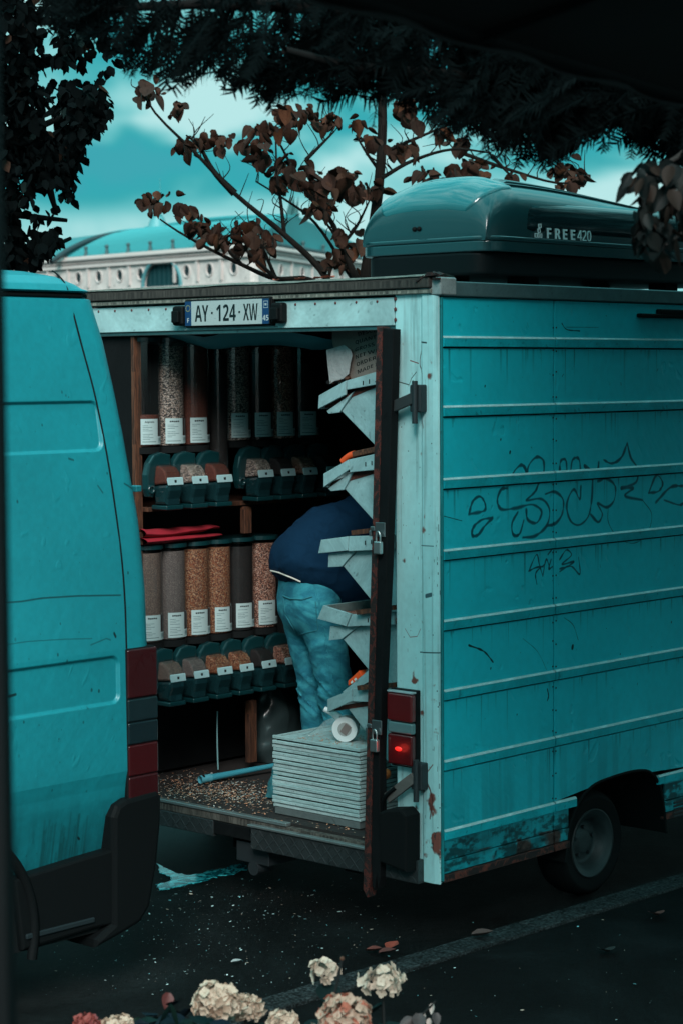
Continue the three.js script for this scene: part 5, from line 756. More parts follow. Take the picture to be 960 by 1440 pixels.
  const l1 = lens(f(984) + 0.002, yTop, lm(0.036, 0.0015, 0.003), 'tail_lens'), l2 = lens(f(1017) + 0.001, f(984) - 0.001, lm(0.006, 0.018, 0.022), 'reverse_lens'), l3 = lens(f(1049) + 0.001, f(1017) - 0.001, lm(0.005, 0.015, 0.019), 'indicator_lens'), l4 = lens(f(1093) + 0.001, f(1049) - 0.001, lm(0.045, 0.0015, 0.003), 'brake_lens'), l5 = lens(yBot - 0.02, f(1093) - 0.001, lm(0.034, 0.0015, 0.003), 'fog_lens');
  mesh('lens_frame', bx(-0.598, -0.4945, yBot - 0.02, yTop + 0.004, z0 + 0.006, z1 + 0.004, 0.006), M.black, o);
  // bumper, black lower cladding, lip coloured greyer to paint in its highlight
  const bq = (px, py) => { const p = at(px, py, 'x', -0.48); return [p.z, p.y]; };
  const prof = [bq(160, 1150), bq(166, 1133), bq(178, 1124), bq(222, 1112), bq(228, 1118), bq(227, 1160), bq(222, 1215), bq(212, 1275), bq(198, 1298), bq(172, 1314), bq(136, 1334), bq(136, 1322), bq(160, 1300), bq(160, 1200)];
  mesh('bumper', poly(prof, 2.04, 'zy', -0.478, 0.018).translate(0, 0, 0), M.plastic, o);
  mesh('cladding', poly([bq(36, 1338), bq(138, 1306), bq(166, 1300), bq(164, 1195), bq(120, 1208), bq(24, 1238)].map(([a, b]) => [a, b]), 0.06, 'zy', -0.492, 0.01), M.plastic, o);
  const ta = at(40, 1326, 'x', -0.478), tb = at(136, 1294, 'x', -0.478); mesh('lip_highlight', bx(-0.50, -0.484, tb.y - 0.010, tb.y + 0.010, tb.z, ta.z, 0.006), dull(0.014, 0.022, 0.025, 0.45), o);
  mesh('under_panel', bx(-2.48, -0.52, 0.25, 0.5, 1.15, 5.5, 0), M.under, o);
  mesh('wheel_arch', (() => { const p = []; for (let i = 0; i <= 20; i++) { const a = Math.PI * (i / 20) * 1.16 - 0.25; p.push(V(-0.496, ac[0] + Math.sin(a) * (ar + 0.004), ac[1] + Math.cos(a) * (ar + 0.004))); } return tube(p, 0.02, 50, 7); })(), M.plastic, o);
  const wg = new THREE.LatheGeometry([[0.2, -0.2], [0.3, -0.2], [0.325, -0.17], [0.33, -0.03], [0.315, 0], [0.22, 0.004], [0.19, -0.02]].map((p) => new THREE.Vector2(...p)), 40); wg.rotateZ(-Math.PI / 2);
  for (const [x, z, s] of [[-0.53, 2.12, 0], [-0.53, 4.75, 0], [-2.47, 2.12, Math.PI], [-2.47, 4.75, Math.PI]]) { const w = mesh('wheel', wg, M.rubber, o); w.position.set(x, 0.33, z); w.rotation.y = s; mesh('rim', (() => { const g2 = new THREE.LatheGeometry([[0, -0.03], [0.06, -0.02], [0.14, -0.05], [0.19, -0.02], [0.2, -0.02]].map((p) => new THREE.Vector2(...p)), 32); g2.rotateZ(-Math.PI / 2); return g2; })(), M.darksteel, w); }
  // short bonnet and cab at the far left, outside the picture
  mesh('cab', poly([[5.55, 0.3], [6.35, 0.35], [6.4, 0.95], [6.25, 1.15], [5.95, 1.3], [5.6, 2.55], [5.55, 2.6]], 1.9, 'zy', -0.56, 0.03), paint, o);
  mesh('roof_rack', [bx(-0.86, -0.80, 2.735, 2.75, 1.75, 4.5, 0.004), bx(-2.2, -2.14, 2.735, 2.75, 1.75, 4.5, 0.004)], M.black, o);
}
// ---------------------------------------------------------------- hall with round windows and zinc roof, far behind
{
  const camW = (X, y, Z) => V(CAM.x + X * Math.cos(YAW) - Z * Math.sin(YAW), y, CAM.z - X * Math.sin(YAW) - Z * Math.cos(YAW));
  const pxp = (px, py, Z) => { const p = fwd(px, py); const dz = -(p.x * Math.sin(YAW) + p.z * Math.cos(YAW)); return CAM.clone().addScaledVector(p, Z / dz); };
  const ZC = 250, TOP = pxp(358, 346, ZC).y;   // cornice level
  const onTop = (px, py, y = TOP) => at(px, py, 'y', y);
  const C = onTop(358, 346), Lf = onTop(95, 366), Rt = onTop(487, 366.5);
  const dL = Lf.clone().sub(C).setY(0), lenL = dL.length(), uL = dL.clone().normalize(), dR = Rt.clone().sub(C).setY(0), lenR = dR.length(), uR = dR.clone().normalize();
  const o = thing('market_hall', 'pale stone hall with round windows and curved zinc roof, far behind the trailer', 'building');
  const stone = mat(0.86, 0.74, 0.70, 0.8, { map: rep(T.wear, 0.15) }), stone2 = mat(0.72, 0.63, 0.60, 0.8, { map: rep(T.wear, 0.2) }), zinc = mat(0.02, 0.21, 0.225, 0.5, { map: rep(T.wear, 0.1) }), dark = mat(0.02, 0.035, 0.04, 0.5), glass = dull(0.012, 0.03, 0.034, 0.4);
  const nrm = (u) => { const n = V(-u.z, 0, u.x); const toCam = CAM.clone().sub(C); return n.dot(toCam) < 0 ? n.negate() : n; };
  const ext = 1.9;
  function face(u, len, spots, archAt) {
    const n = nrm(u), M4 = new THREE.Matrix4().makeBasis(u, V(0, 1, 0), n).setPosition(C.x, 0, C.z), flip = u.clone().cross(V(0, 1, 0)).dot(n) < 0;
    const place = (g) => { g.applyMatrix4(M4); if (flip && g.index) { const a = g.index.array; for (let i = 0; i < a.length; i += 3) { const t = a[i]; a[i] = a[i + 1]; a[i + 1] = t; } } g.computeVertexNormals(); return g; };
    const toL = (px, py) => { const d = fwd(px, py), t = C.clone().sub(CAM).dot(n) / d.dot(n), p = CAM.clone().addScaledVector(d, t); return [p.clone().sub(C).dot(u), p.y]; };
    const L = len * ext, s = new THREE.Shape([[0, -0.5], [L, -0.5], [L, TOP - 1.2], [0, TOP - 1.2]].map((p) => new THREE.Vector2(...p)));
    const sp = spots.map((p) => toL(...p)); const gap = Math.abs(sp[1][0] - sp[0][0]); const list = sp.map((p) => [p[0], sp[0][1], 0.52]);
    for (let k = 1; k < 12; k++) { const x = sp[sp.length - 1][0] + Math.sign(sp[1][0] - sp[0][0]) * gap * k; if (x > 1 && x < L - 1 && !list.some((q) => Math.abs(q[0] - x) < gap * 0.6) && !(archAt && Math.abs(x - archAt[0]) < 3.4)) list.push([x, sp[0][1], 0.52]); }
    for (const q of list) { const h = new THREE.Path(); h.absellipse(q[0], q[1], 0.52, 0.62, 0, Math.PI * 2); s.holes.push(h); }
    if (archAt) { const h = new THREE.Path(); h.absellipse(archAt[0], archAt[1], archAt[2], archAt[3], 0, Math.PI * 2); s.holes.push(h); }
    mesh('wall', place(new THREE.ExtrudeGeometry(s, { depth: 0.6, bevelEnabled: false, curveSegments: 24 }).translate(0, 0, -0.6)), stone, o);
    for (const q of list) {
      const w = mesh('round_window', place(new THREE.TorusGeometry(0.68, 0.11, 8, 26).scale(1, 1.15, 1).translate(q[0], q[1], 0.03)), stone2, o);
      mesh('pane', place(new THREE.CircleGeometry(0.56, 22).scale(1, 1.15, 1).translate(q[0], q[1], -0.06)), glass, w);
      mesh('mullion', merge([place(new THREE.BoxGeometry(0.05, 1.2, 0.05).translate(q[0], q[1], -0.03)), place(new THREE.BoxGeometry(1.0, 0.05, 0.05).translate(q[0], q[1], -0.03))]), dark, w);
      mesh('pilaster', place(new THREE.BoxGeometry(0.42, 2.9, 0.22).translate(q[0] + gap / 2, q[1] + 0.1, 0.11)), stone2, o);
    }
    const band = (y0, y1, out, m, nm = 'cornice') => mesh(nm, place(new THREE.BoxGeometry(L + out, y1 - y0, 0.5 + out).translate(L / 2 - out / 2, (y0 + y1) / 2, (out - 0.5) / 2)), m, o);
    band(TOP - 1.2, TOP - 0.75, 0.35, stone); band(TOP - 0.2, TOP, 0.75, stone2); band(TOP - 0.74, TOP - 0.21, 0.12, dark, 'frieze'); band(TOP, TOP + 0.35, 0.3, stone, 'parapet'); band(sp[0][1] - 1.9, sp[0][1] - 1.7, 0.2, stone2, 'string_course');
    const dn = []; for (let x = 0.2; x < L; x += 0.62) dn.push(place(new THREE.BoxGeometry(0.26, 0.42, 0.4).translate(x, TOP - 0.44, 0.3))); const dm = mesh('dentils', dn, stone, o); dm.userData.kind = 'stuff';
    const fin = []; for (let x = 2; x < L; x += gap) { fin.push(place(new THREE.CylinderGeometry(0.16, 0.3, 0.9, 7).translate(x, TOP + 0.8, -0.1)), place(new THREE.SphereGeometry(0.28, 8, 6).translate(x, TOP + 1.4, -0.1))); } mesh('finials', fin, mat(0.04, 0.09, 0.095, 0.7), o).userData.kind = 'stuff';
    return { place, toL };
  }
  const lf = { }; { const n = nrm(uL), d = fwd(228, 400), t = C.clone().sub(CAM).dot(n) / d.dot(n), p = CAM.clone().addScaledVector(d, t), d2 = fwd(255, 400), p2 = CAM.clone().addScaledVector(d2, C.clone().sub(CAM).dot(n) / d2.dot(n)), d3 = fwd(228, 364), p3 = CAM.clone().addScaledVector(d3, C.clone().sub(CAM).dot(n) / d3.dot(n)); lf.a = [p.clone().sub(C).dot(uL), p.y, Math.abs(p2.clone().sub(p).dot(uL)), p3.y - p.y]; }
  const A = face(uL, lenL, [[329, 377], [295, 379], [263, 380], [198, 384], [169, 387], [139.5, 389], [111, 391]], lf.a);
  face(uR, lenR, [[395, 380], [425, 384]], null);
  const ar = mesh('arched_window', A.place(new THREE.CircleGeometry(1, 40).scale(lf.a[2] + 0.1, lf.a[3] + 0.1, 1).translate(lf.a[0], lf.a[1], -0.5)), dull(0.008, 0.04, 0.046, 0.4), o);
  mesh('arch_frame', A.place(new THREE.TorusGeometry(1, 0.075, 8, 48).scale(lf.a[2], lf.a[3], 3).translate(lf.a[0], lf.a[1], 0.02)), mat(0.08, 0.24, 0.26, 0.5), ar);
  mesh('mullion', Array.from({ length: 7 }, (_, i) => A.place(new THREE.BoxGeometry(0.09, 2 * lf.a[3] * Math.sqrt(1 - ((i - 3) / 4) ** 2), 0.1).translate(lf.a[0] + (i - 3) / 4 * lf.a[2], lf.a[1], -0.42))), mat(0.015, 0.06, 0.066, 0.5), ar);
  // zinc roof: bulged surface from the left eave to a ridge, hipped end above the right face
  const back = uL.clone().cross(V(0, 1, 0)); if (back.dot(CAM.clone().sub(C)) > 0) back.negate();
  const e0 = C.clone().setY(TOP + 0.3).addScaledVector(uL, 1.0), e1 = C.clone().setY(TOP + 0.3).addScaledVector(uL, lenL * 1.12);
  const r0 = pxp(418, 304, 268), r1 = pxp(205, 322, 296);
  const rp = (u, v) => { const a = e0.clone().lerp(e1, u), b = r0.clone().lerp(r1, u), p = a.lerp(b, v); p.y += 1.1 * Math.sin(Math.PI * v) ; return p; };
  const roof = mesh('zinc_roof', grid(30, 12, rp), zinc, o);
  const seams = []; for (let i = 1; i < 60; i++) { const pts = []; for (let k = 0; k <= 8; k++) pts.push(rp(i / 60, k / 8).add(V(0, 0.06, 0))); seams.push(tube(pts, 0.10, 10, 4)); } mesh('standing_seams', seams, mat(0.05, 0.30, 0.32, 0.5), roof).userData.kind = 'stuff';
  const h1 = Rt.clone().setY(TOP + 0.3).addScaledVector(uR, 6), hb = pxp(500, 345, 300);
  const hipp = (u, v) => { const a = C.clone().setY(TOP + 0.3).addScaledVector(uR, 0.6).lerp(h1, u), b = r0.clone().lerp(pxp(520, 352, 305), u), p = a.lerp(b, v); p.y += 0.8 * Math.sin(Math.PI * v) * (1 - u); return p; };
  mesh('hip_roof', grid(16, 10, hipp), zinc, roof); mesh('hip_fill', grid(6, 10, (u, v) => rp(0, v).lerp(hipp(0, v), u)), zinc, roof);
  mesh('eave_band', tube([C.clone().setY(TOP + 0.5).addScaledVector(uR, 0.5), h1.clone().setY(TOP + 0.5)], 0.35, 4, 6), dark, roof);
  mesh('ridge_cap', tube([r0, r0.clone().lerp(r1, 0.5).add(V(0, 0.5, 0)), r1], 0.35, 16, 6), mat(0.03, 0.26, 0.28, 0.5), roof);
  { const p = pxp(416, 303, 268), g = []; for (let i = 0; i < 7; i++) { const c = new THREE.ConeGeometry(0.35, 2.6, 5); c.rotateZ(rr(-0.5, 0.5)); c.translate(p.x + rr(-0.8, 0.8), p.y + 1.2, p.z + rr(-0.8, 0.8)); g.push(c); } mesh('ridge_ornament', g, mat(0.03, 0.12, 0.12, 0.7), roof); }
  const lp = pxp(222, 318, 292), lan = mesh('lantern', new THREE.CylinderGeometry(0.9, 2.2, 3.6, 8).translate(lp.x, lp.y - 0.6, lp.z), mat(0.10, 0.33, 0.35, 0.5), roof);
  mesh('mast', new THREE.CylinderGeometry(0.06, 0.06, 6, 5).translate(lp.x + 0.6, lp.y + 3.5, lp.z), mat(0.06, 0.28, 0.30, 0.6), lan);
  mesh('lantern_cap', new THREE.ConeGeometry(0.9, 1.0, 8).translate(lp.x, lp.y + 1.7, lp.z), mat(0.04, 0.2, 0.21, 0.5), lan);
  // lower wing to the left with a dark raking edge
  const w0 = pxp(200, 322, 300), w1 = pxp(20, 345, 330), w2 = pxp(20, 372, 300), w3 = pxp(95, 366, 280);
  mesh('wing_roof', grid(14, 8, (u, v) => { const a = w3.clone().lerp(w2, u), b = w0.clone().lerp(w1, u), p = a.lerp(b, v); p.y += 0.8 * Math.sin(Math.PI * v); return p; }), mat(0.03, 0.24, 0.26, 0.5, { map: rep(T.wear, 0.1) }), roof);
  mesh('raking_edge', tube([pxp(72, 368, 277), pxp(100, 350, 280), pxp(140, 334, 285), pxp(205, 324, 290)], 0.42, 20, 5), dark, roof);
  mesh('wing_wall', grid(2, 1, (u, v) => { const p = w3.clone().lerp(w2, u).addScaledVector(uL, 0); p.y = v ? p.y : -0.5; return p; }), stone, o);
}
// ---------------------------------------------------------------- vegetation
const leafGeo = (L, W, droop, fold, tipn = 1.3, n = 5) => { const g = grid(4, n, (u, v) => { const w = W * Math.sin(Math.PI * Math.pow(clamp(v * 0.96 + 0.035), 0.62)) ** 0.9 * (v > 0.8 ? 1 - (v - 0.8) * tipn : 1), s = (u - 0.5) * 2, a = droop * v; return V(s * w, -Math.abs(s) * 0 + L * (droop ? Math.sin(a) / droop : v) * 0 - L * v * Math.cos(a * 0.5), fold * w * Math.abs(s) * 1.1 + L * 0.5 * Math.sin(a) * v); }); return g; };
{ // young tree with drooping brown leaves behind the trailer
  const D = 12.6, q = (px, py, d = D) => deep(px, py, d);
  const t = thing('autumn_tree', 'young bare branched tree with drooping brown leaves behind the trailer roof', 'tree');
  const bark = dull(0.024, 0.021, 0.020, 0.9, { map: rep(T.wood, 4) });
  const base = q(505, 470); base.y = 0;
  const lower = q(512, 470);
  const trunk = mesh('trunk', [limb([base, V(base.x, 1, base.z), q(510, 420), q(528, 300), q(537, 200), q(537, 120), q(540, 20), q(545, -120)], 0.055, 0.02, 9)], bark, t);
  const br = [
    [[500, 480], [455, 385], [400, 330], [330, 272], [275, 215], [218, 158], [195, 120]], [[330, 272], [300, 240], [280, 205], [262, 190]], [[500, 470], [440, 395], [388, 392], [340, 372], [295, 350], [250, 325], [225, 308]],
    [[400, 330], [395, 285], [390, 250], [388, 200]], [[520, 440], [480, 345], [465, 310], [430, 270], [395, 205], [380, 180]], [[500, 400], [440, 310], [400, 280], [360, 255]], [[537, 250], [575, 228], [635, 210], [690, 215]], [[537, 215], [600, 188], [640, 172]],
    [[537, 245], [515, 215], [500, 190]], [[430, 225], [455, 200], [470, 185]], [[520, 420], [470, 330], [450, 300], [440, 270]], [[480, 345], [500, 320], [520, 280]], [[388, 392], [345, 350], [330, 330]], [[388, 392], [370, 350], [350, 315]], [[340, 372], [310, 340]], [[545, 20], [520, -60], [480, -120]], [[540, 40], [600, -30], [650, -60]], [[640, 212], [720, 240], [790, 258], [830, 250]], [[690, 218], [720, 250]],
  ];
  br.forEach((b, i) => { const k = i % 3, pts = b.map(([x, y]) => q(x, y, D + (k - 1) * 0.25)); mesh('branch', limb(pts, i < 3 || i === 4 ? 0.024 : 0.013, 0.005, 6), bark, t); });
  const tw = []; for (let i = 0; i < 150; i++) { const b = br[i % br.length], s = rnd() * (b.length - 1), k = Math.floor(s), f = s - k, px = lerp(b[k][0], b[k + 1][0], f), py = lerp(b[k][1], b[k + 1][1], f); if (py > 385) continue; tw.push(limb([q(px, py), q(px + rr(-14, 14), py - rr(5, 22)), q(px + rr(-26, 26), py - rr(10, 48))], 0.005, 0.002, 4)); } mesh('twigs', tw, bark, t).userData.kind = 'stuff';
  const geos = [leafGeo(0.125, 0.05, 0.7, 0.6), leafGeo(0.12, 0.055, 0.3, 0.25), leafGeo(0.11, 0.042, 1.2, 0.9), leafGeo(0.10, 0.038, -0.6, 0.5)];
  const lt = dataTex(128, (u, v) => { const vein = Math.abs((v * 7 + Math.abs(u - 0.5) * 6) % 1 - 0.5) < 0.06 || Math.abs(u - 0.5) < 0.02 ? 0.8 : 1, n = 0.75 + 0.5 * tfbm(u, v, 14, 4, 3); return [n * vein, n * vein * 0.96, n * vein * 0.92]; });
  const mats = [[0.034, 0.017, 0.012], [0.045, 0.021, 0.014], [0.024, 0.013, 0.010], [0.08, 0.031, 0.017], [0.038, 0.019, 0.015]].map((c) => dull(c[0], c[1], c[2], 0.8, { map: lt }));
  const cl = [[205, 135, 10, 26], [250, 160, 3, 12], [265, 205, 4, 16], [290, 200, 3, 14], [315, 205, 4, 15], [260, 215, 3, 14], [240, 290, 8, 26], [210, 290, 4, 16], [265, 300, 5, 20], [280, 325, 4, 14], [305, 335, 9, 26], [330, 345, 7, 24], [350, 325, 6, 20], [375, 345, 5, 20], [350, 210, 5, 18], [370, 225, 8, 24], [365, 190, 5, 18], [395, 185, 6, 22], [400, 235, 9, 26], [390, 260, 6, 20], [420, 250, 9, 26], [440, 260, 8, 24], [460, 265, 8, 24], [480, 255, 6, 20], [500, 270, 8, 22], [400, 165, 4, 16], [430, 165, 4, 16], [440, 175, 3, 12], [470, 175, 3, 12], [497, 178, 3, 12], [455, 290, 4, 16], [520, 200, 3, 14], [510, 275, 4, 16], [530, 275, 4, 14], [565, 150, 8, 20], [570, 170, 4, 16], [555, 215, 4, 14], [575, 215, 4, 14], [617, 195, 2, 10], [645, 205, 3, 12], [600, 250, 6, 18], [630, 248, 6, 20], [662, 235, 6, 18], [680, 245, 5, 16], [510, 345, 4, 16], [480, 360, 4, 16], [490, 375, 3, 16], [475, 335, 2, 8], [800, 258, 8, 20], [790, 240, 5, 14], [815, 255, 4, 12], [460, 375, 3, 14], [445, 300, 3, 12], [360, 365, 3, 12], [720, 250, 3, 12]];
  let nl = 0; for (const [cx, cy, n, s] of cl) for (let i = 0; i < n && nl < 290; i++, nl++) {
    const l = mesh('leaf', geos[(rnd() * 4) | 0], mats[(rnd() * mats.length) | 0], t); const p = q(cx + (rnd() + rnd() - 1) * s, cy + (rnd() + rnd() - 1) * s * 0.8 - 8, D + rr(-0.45, 0.45)); l.position.copy(p); l.rotation.set(rr(-0.9, 0.5), rr(0, 6.28), rr(-0.7, 0.7), 'YXZ'); l.scale.setScalar(rr(0.6, 1.15));
  }
  const extra = [], mm = new THREE.Matrix4(); for (let i = 0; i < 420; i++) { const [cx, cy, , s] = cl[(rnd() * cl.length) | 0], k = rr(0.35, 0.85); extra.push(mm.clone().compose(q(cx + (rnd() + rnd() - 1) * s * 1.25, cy + (rnd() + rnd() - 1) * s - 8, D + rr(-0.5, 0.5)), new THREE.Quaternion().setFromEuler(new THREE.Euler(rr(-0.9, 0.5), rr(0, 6.28), rr(-0.7, 0.7), 'YXZ')), V(k, k * rr(0.8, 1.2), k))); }
  instanced('small_leaves', geos[2], dull(0.9, 0.9, 0.9, 0.8, { map: lt }), extra, t, () => { const r = rr(0.5, 1.5); return [0.042 * r, 0.019 * r, 0.013 * r]; });
}
function instanced(name, geo, m, list, parent, tint) { const im = new THREE.InstancedMesh(geo, m, list.length); list.forEach((k, i) => im.setMatrixAt(i, k)); if (tint) { const c = new THREE.Color(); list.forEach((k, i) => im.setColorAt(i, c.setRGB(...tint()))); } im.name = name; im.castShadow = im.receiveShadow = true; im.userData.kind = 'stuff'; parent.add(im); return im; }
{ // dark broadleaf tree on the left: trunk outside the picture
  const t = thing('broadleaf_tree', 'dark leafy tree hanging over the van at the upper left', 'tree');
  const bark = dull(0.012, 0.012, 0.012, 0.9), q = (px, py, d) => deep(px, py, d), base = q(-260, 500, 10.4); base.y = 0;
  mesh('trunk', limb([base, base.clone().setY(1.4), q(-230, 250, 10.4), q(-160, 60, 10.4), q(-60, -150, 10.4)], 0.2, 0.08, 10), bark, t);
  for (const b of [[[-220, 240], [-100, 200], [20, 190], [120, 150]], [[-200, 150], [-60, 60], [80, 30], [165, 60]], [[-225, 260], [-120, 290], [0, 300], [95, 310]], [[-160, 60], [0, -40], [160, -60]], [[20, 190], [60, 240], [80, 300]], [[-225, 280], [-110, 350], [10, 362], [60, 352], [100, 335]]]) mesh('branch', limb(b.map((p, i) => q(...p, 10.4 + 0.1 * i)), 0.045, 0.01, 6), bark, t);
  const edge = (y) => { const T0 = [[-200, 150], [0, 135], [30, 140], [60, 165], [100, 160], [150, 158], [180, 135], [215, 118], [240, 100], [280, 98], [300, 82], [340, 75], [365, 62]]; for (let i = 1; i < T0.length; i++) if (y <= T0[i][0]) return lerp(T0[i - 1][1], T0[i][1], (y - T0[i - 1][0]) / (T0[i][0] - T0[i - 1][0])); return 50; };
  const list = [], m4 = new THREE.Matrix4(), qq = new THREE.Quaternion();
  while (list.length < 7600) { const py = rr(-70, 372), e = edge(py), px = e - 360 * rnd() ** 1.25 + rr(-14, 6); if (py > 335 && px < -40) continue; const hole = fbm(px / 34, py / 34, 4, 3); if (px > 25 && hole > 0.56 && rnd() < 0.93) continue; qq.setFromEuler(new THREE.Euler(rr(-0.9, 0.9), rr(0, 10.48), rr(-0.9, 0.9), 'YXZ')); const s = rr(0.7, 1.25); list.push(m4.clone().compose(q(px, py, 10.4 + rr(-0.7, 0.9)), qq.clone(), V(s, s, s))); }
  instanced('crown', leafGeo(0.066, 0.024, 0.5, 0.4, 1.4, 3), dull(0.9, 0.9, 0.9, 0.9, { specularIntensity: 0.05 }), list, t, () => { const r = rnd(), k = rr(0.5, 1.4); return r < 0.95 ? [0.0026 * k, 0.0044 * k, 0.0047 * k] : r < 0.985 ? [0.012, 0.022, 0.021] : [0.04, 0.022, 0.016]; });
  const fl = []; while (fl.length < 40) { const px = rr(70, 130), py = rr(318, 352); qq.setFromEuler(new THREE.Euler(rr(-0.3, 0.3), rr(0, 10.48), rr(-0.4, 0.4))); fl.push(m4.clone().compose(q(px, py, 10.4), qq.clone(), V(0.8, 0.7, 0.8))); }
}
const spray = (() => { // conifer twig: stem with needles on both sides and above
  const mk = (L, n, nl, s0) => { const pos = [], add = (a, b, c) => pos.push(a.x, a.y, a.z, b.x, b.y, b.z, c.x, c.y, c.z); seed = s0; const st = []; for (let i = 0; i <= 6; i++) st.push(V(0.06 * L * Math.sin(i * 0.5), 0.05 * L * Math.sin(i * 0.4), L * i / 6)); const cv = new THREE.CatmullRomCurve3(st);
    for (let i = 0; i < n; i++) { const t = 0.06 + 0.94 * i / n, p = cv.getPoint(t), l = nl * (0.6 + 0.5 * Math.sin(Math.PI * Math.min(1, t * 0.9 + 0.1))) * rr(0.8, 1.2), w = 0.0019; const a = (i % 2 ? 1 : -1) * rr(0.7, 1.15), el = rr(-0.5, 0.5); const d = V(Math.sin(a) * Math.cos(el), Math.sin(el), Math.cos(a)).normalize(), e = p.clone().addScaledVector(d, l), s = V(-d.z, 0.3, d.x).normalize().multiplyScalar(w), m = p.clone().lerp(e, 0.45); add(p.clone().sub(s), m.clone().add(s), m.clone().sub(s)); add(p.clone().sub(s), p.clone().add(s), m.clone().add(s)); add(m.clone().sub(s), m.clone().add(s), e); }
    for (let i = 0; i < 6; i++) { const a = cv.getPoint(i / 6), b = cv.getPoint((i + 1) / 6), w = 0.0028 * (1 - i / 8), s = V(w, 0, 0), u = V(0, w, 0); add(a.clone().sub(s), a.clone().add(s), b.clone().add(s)); add(a.clone().sub(s), b.clone().add(s), b.clone().sub(s)); add(a.clone().sub(u), a.clone().add(u), b.clone().add(u)); add(a.clone().sub(u), b.clone().add(u), b.clone().sub(u)); }
    const g = new THREE.BufferGeometry(); g.setAttribute('position', new THREE.Float32BufferAttribute(pos, 3)); g.computeVertexNormals(); return g; };
  return [mk(0.16, 44, 0.030, 11), mk(0.13, 36, 0.033, 23), mk(0.19, 52, 0.029, 37)];
})();
seed = 4242;
{ // dark fir whose boughs hang across the top of the picture
  const t = thing('fir_tree', 'dark fir whose needle boughs hang across the top of the photo', 'tree');
  const q = (px, py, d) => deep(px, py, d), bark = dull(0.008, 0.008, 0.008, 0.9), base = q(1500, 400, 5.6); base.y = 0.1;
  mesh('trunk', limb([base, base.clone().setY(2), base.clone().setY(4), base.clone().setY(7), base.clone().setY(9)], 0.2, 0.06, 12), bark, t);
  const bow = [[[1480, 150], [1200, 60], [900, 40], [600, 20], [300, 5], [120, 15]], [[1480, 220], [1250, 180], [1000, 150], [800, 140], [650, 110], [500, 95], [400, 70]], [[1480, 60], [1100, -80], [700, -90], [350, -60], [150, -40]], [[1480, 300], [1250, 270], [1050, 220], [900, 180]], [[1490, -60], [1200, -200], [800, -260], [400, -260]]];
  for (const b of bow) mesh('bough', limb(b.map((p, i) => q(...p, 5.6 - 0.2 * i)), 0.05, 0.008, 7), bark, t);
  const B = [[60, 40], [100, 55], [150, 60], [180, 105], [230, 118], [245, 128], [262, 95], [300, 105], [318, 125], [345, 118], [370, 150], [398, 150], [412, 92], [425, 130], [470, 140], [505, 128], [560, 160], [590, 145], [610, 190], [660, 195], [690, 215], [730, 222], [765, 232], [785, 215], [800, 180], [815, 190], [850, 200], [875, 205], [900, 215], [930, 232], [970, 240], [1050, 270], [1600, 420]];
  const bound = (x) => { for (let i = 1; i < B.length; i++) if (x <= B[i][0]) return lerp(B[i - 1][1], B[i][1], (x - B[i - 1][0]) / (B[i][0] - B[i - 1][0])); return 420; };
  for (const [y0, e] of [[1.6, V(0.7, 1.5, -1.2)], [1.9, V(0.6, 2.1, -2.4)], [2.6, V(0.7, 2.9, -0.9)], [3.2, V(0.9, 3.9, -2.6)]]) { const s = base.clone().setY(y0); mesh('bough', limb([s, s.clone().lerp(e, 0.5).add(V(0, 0.15, 0)), e], 0.04, 0.006, 7), bark, t); }  // unseen boughs added to carry the shading sprays beside the trailer
  const lists = [[], [], []], one = V(0, 0, 1), m4 = new THREE.Matrix4();
  const addS = (px, py, d, ang, len, k) => { const tip = q(px, py, d), st = q(px + Math.cos(ang) * len, py - Math.sin(ang) * len, d + rr(-0.1, 0.1)); const dir = tip.clone().sub(st), L = dir.length(); dir.normalize(); const base3 = [0.16, 0.13, 0.19][k], qt = new THREE.Quaternion().setFromUnitVectors(one, dir); const tw = new THREE.Quaternion().setFromAxisAngle(one, rr(0, 6.28)); lists[k].push(m4.clone().compose(st, qt.multiply(tw), V(1, 1, 1).multiplyScalar(L / base3))); };
  let n = 0; while (n < 820) { const px = rr(60, 1000), b = bound(px), py = b - Math.abs(b + 40) * rnd() ** 1.1; const hole = fbm(px / 60, py / 60, 9, 3); if (px < 440 && b - py > 12 && hole > 0.47 && rnd() < 0.94) continue; if (px < 640 && b - py > 18 && hole > 0.52 && rnd() < 0.9) continue; addS(px, py, rr(4.4, 5.6), rr(0.15, 1.9), rr(60, 120), (rnd() * 3) | 0); n++; }
  for (const [px, py, ang] of [[243, 130, 1.2], [255, 126, 0.9], [232, 122, 1.4], [318, 127, 1.5], [330, 122, 1.2], [380, 154, 1.5], [395, 152, 1.35], [405, 150, 1.2], [366, 148, 1.7], [430, 138, 0.6], [445, 145, 0.5], [470, 148, 0.4], [425, 120, 0.7], [510, 140, 0.6], [520, 178, 1.5], [575, 160, 1.4], [630, 196, 1.4], [645, 205, 1.3], [655, 208, 1.5], [615, 190, 1.6], [690, 226, 1.5], [712, 230, 1.4], [728, 236, 1.55], [760, 240, 1.5], [775, 246, 1.45], [770, 236, 1.7], [790, 225, 1.3], [845, 214, 1.5], [858, 212, 1.4], [885, 222, 1.5], [905, 236, 1.4], [930, 246, 1.5]]) addS(px, py, rr(4.5, 5.1), ang, rr(95, 125), (rnd() * 3) | 0);
  for (let i = 0; i < 170; i++) { const px = rr(70, 960); addS(px, bound(px) + rr(-30, 8), rr(4.5, 5.4), rr(0.3, 1.9), rr(70, 115), (rnd() * 3) | 0); }
  n = 0; while (n < 1250) { const px = rr(640, 1000), b = bound(px), py = b - 12 - (b + 40) * rnd(); addS(px, py, rr(4.6, 6.2), rr(0.2, 2.2), rr(70, 130), (rnd() * 3) | 0); n++; }
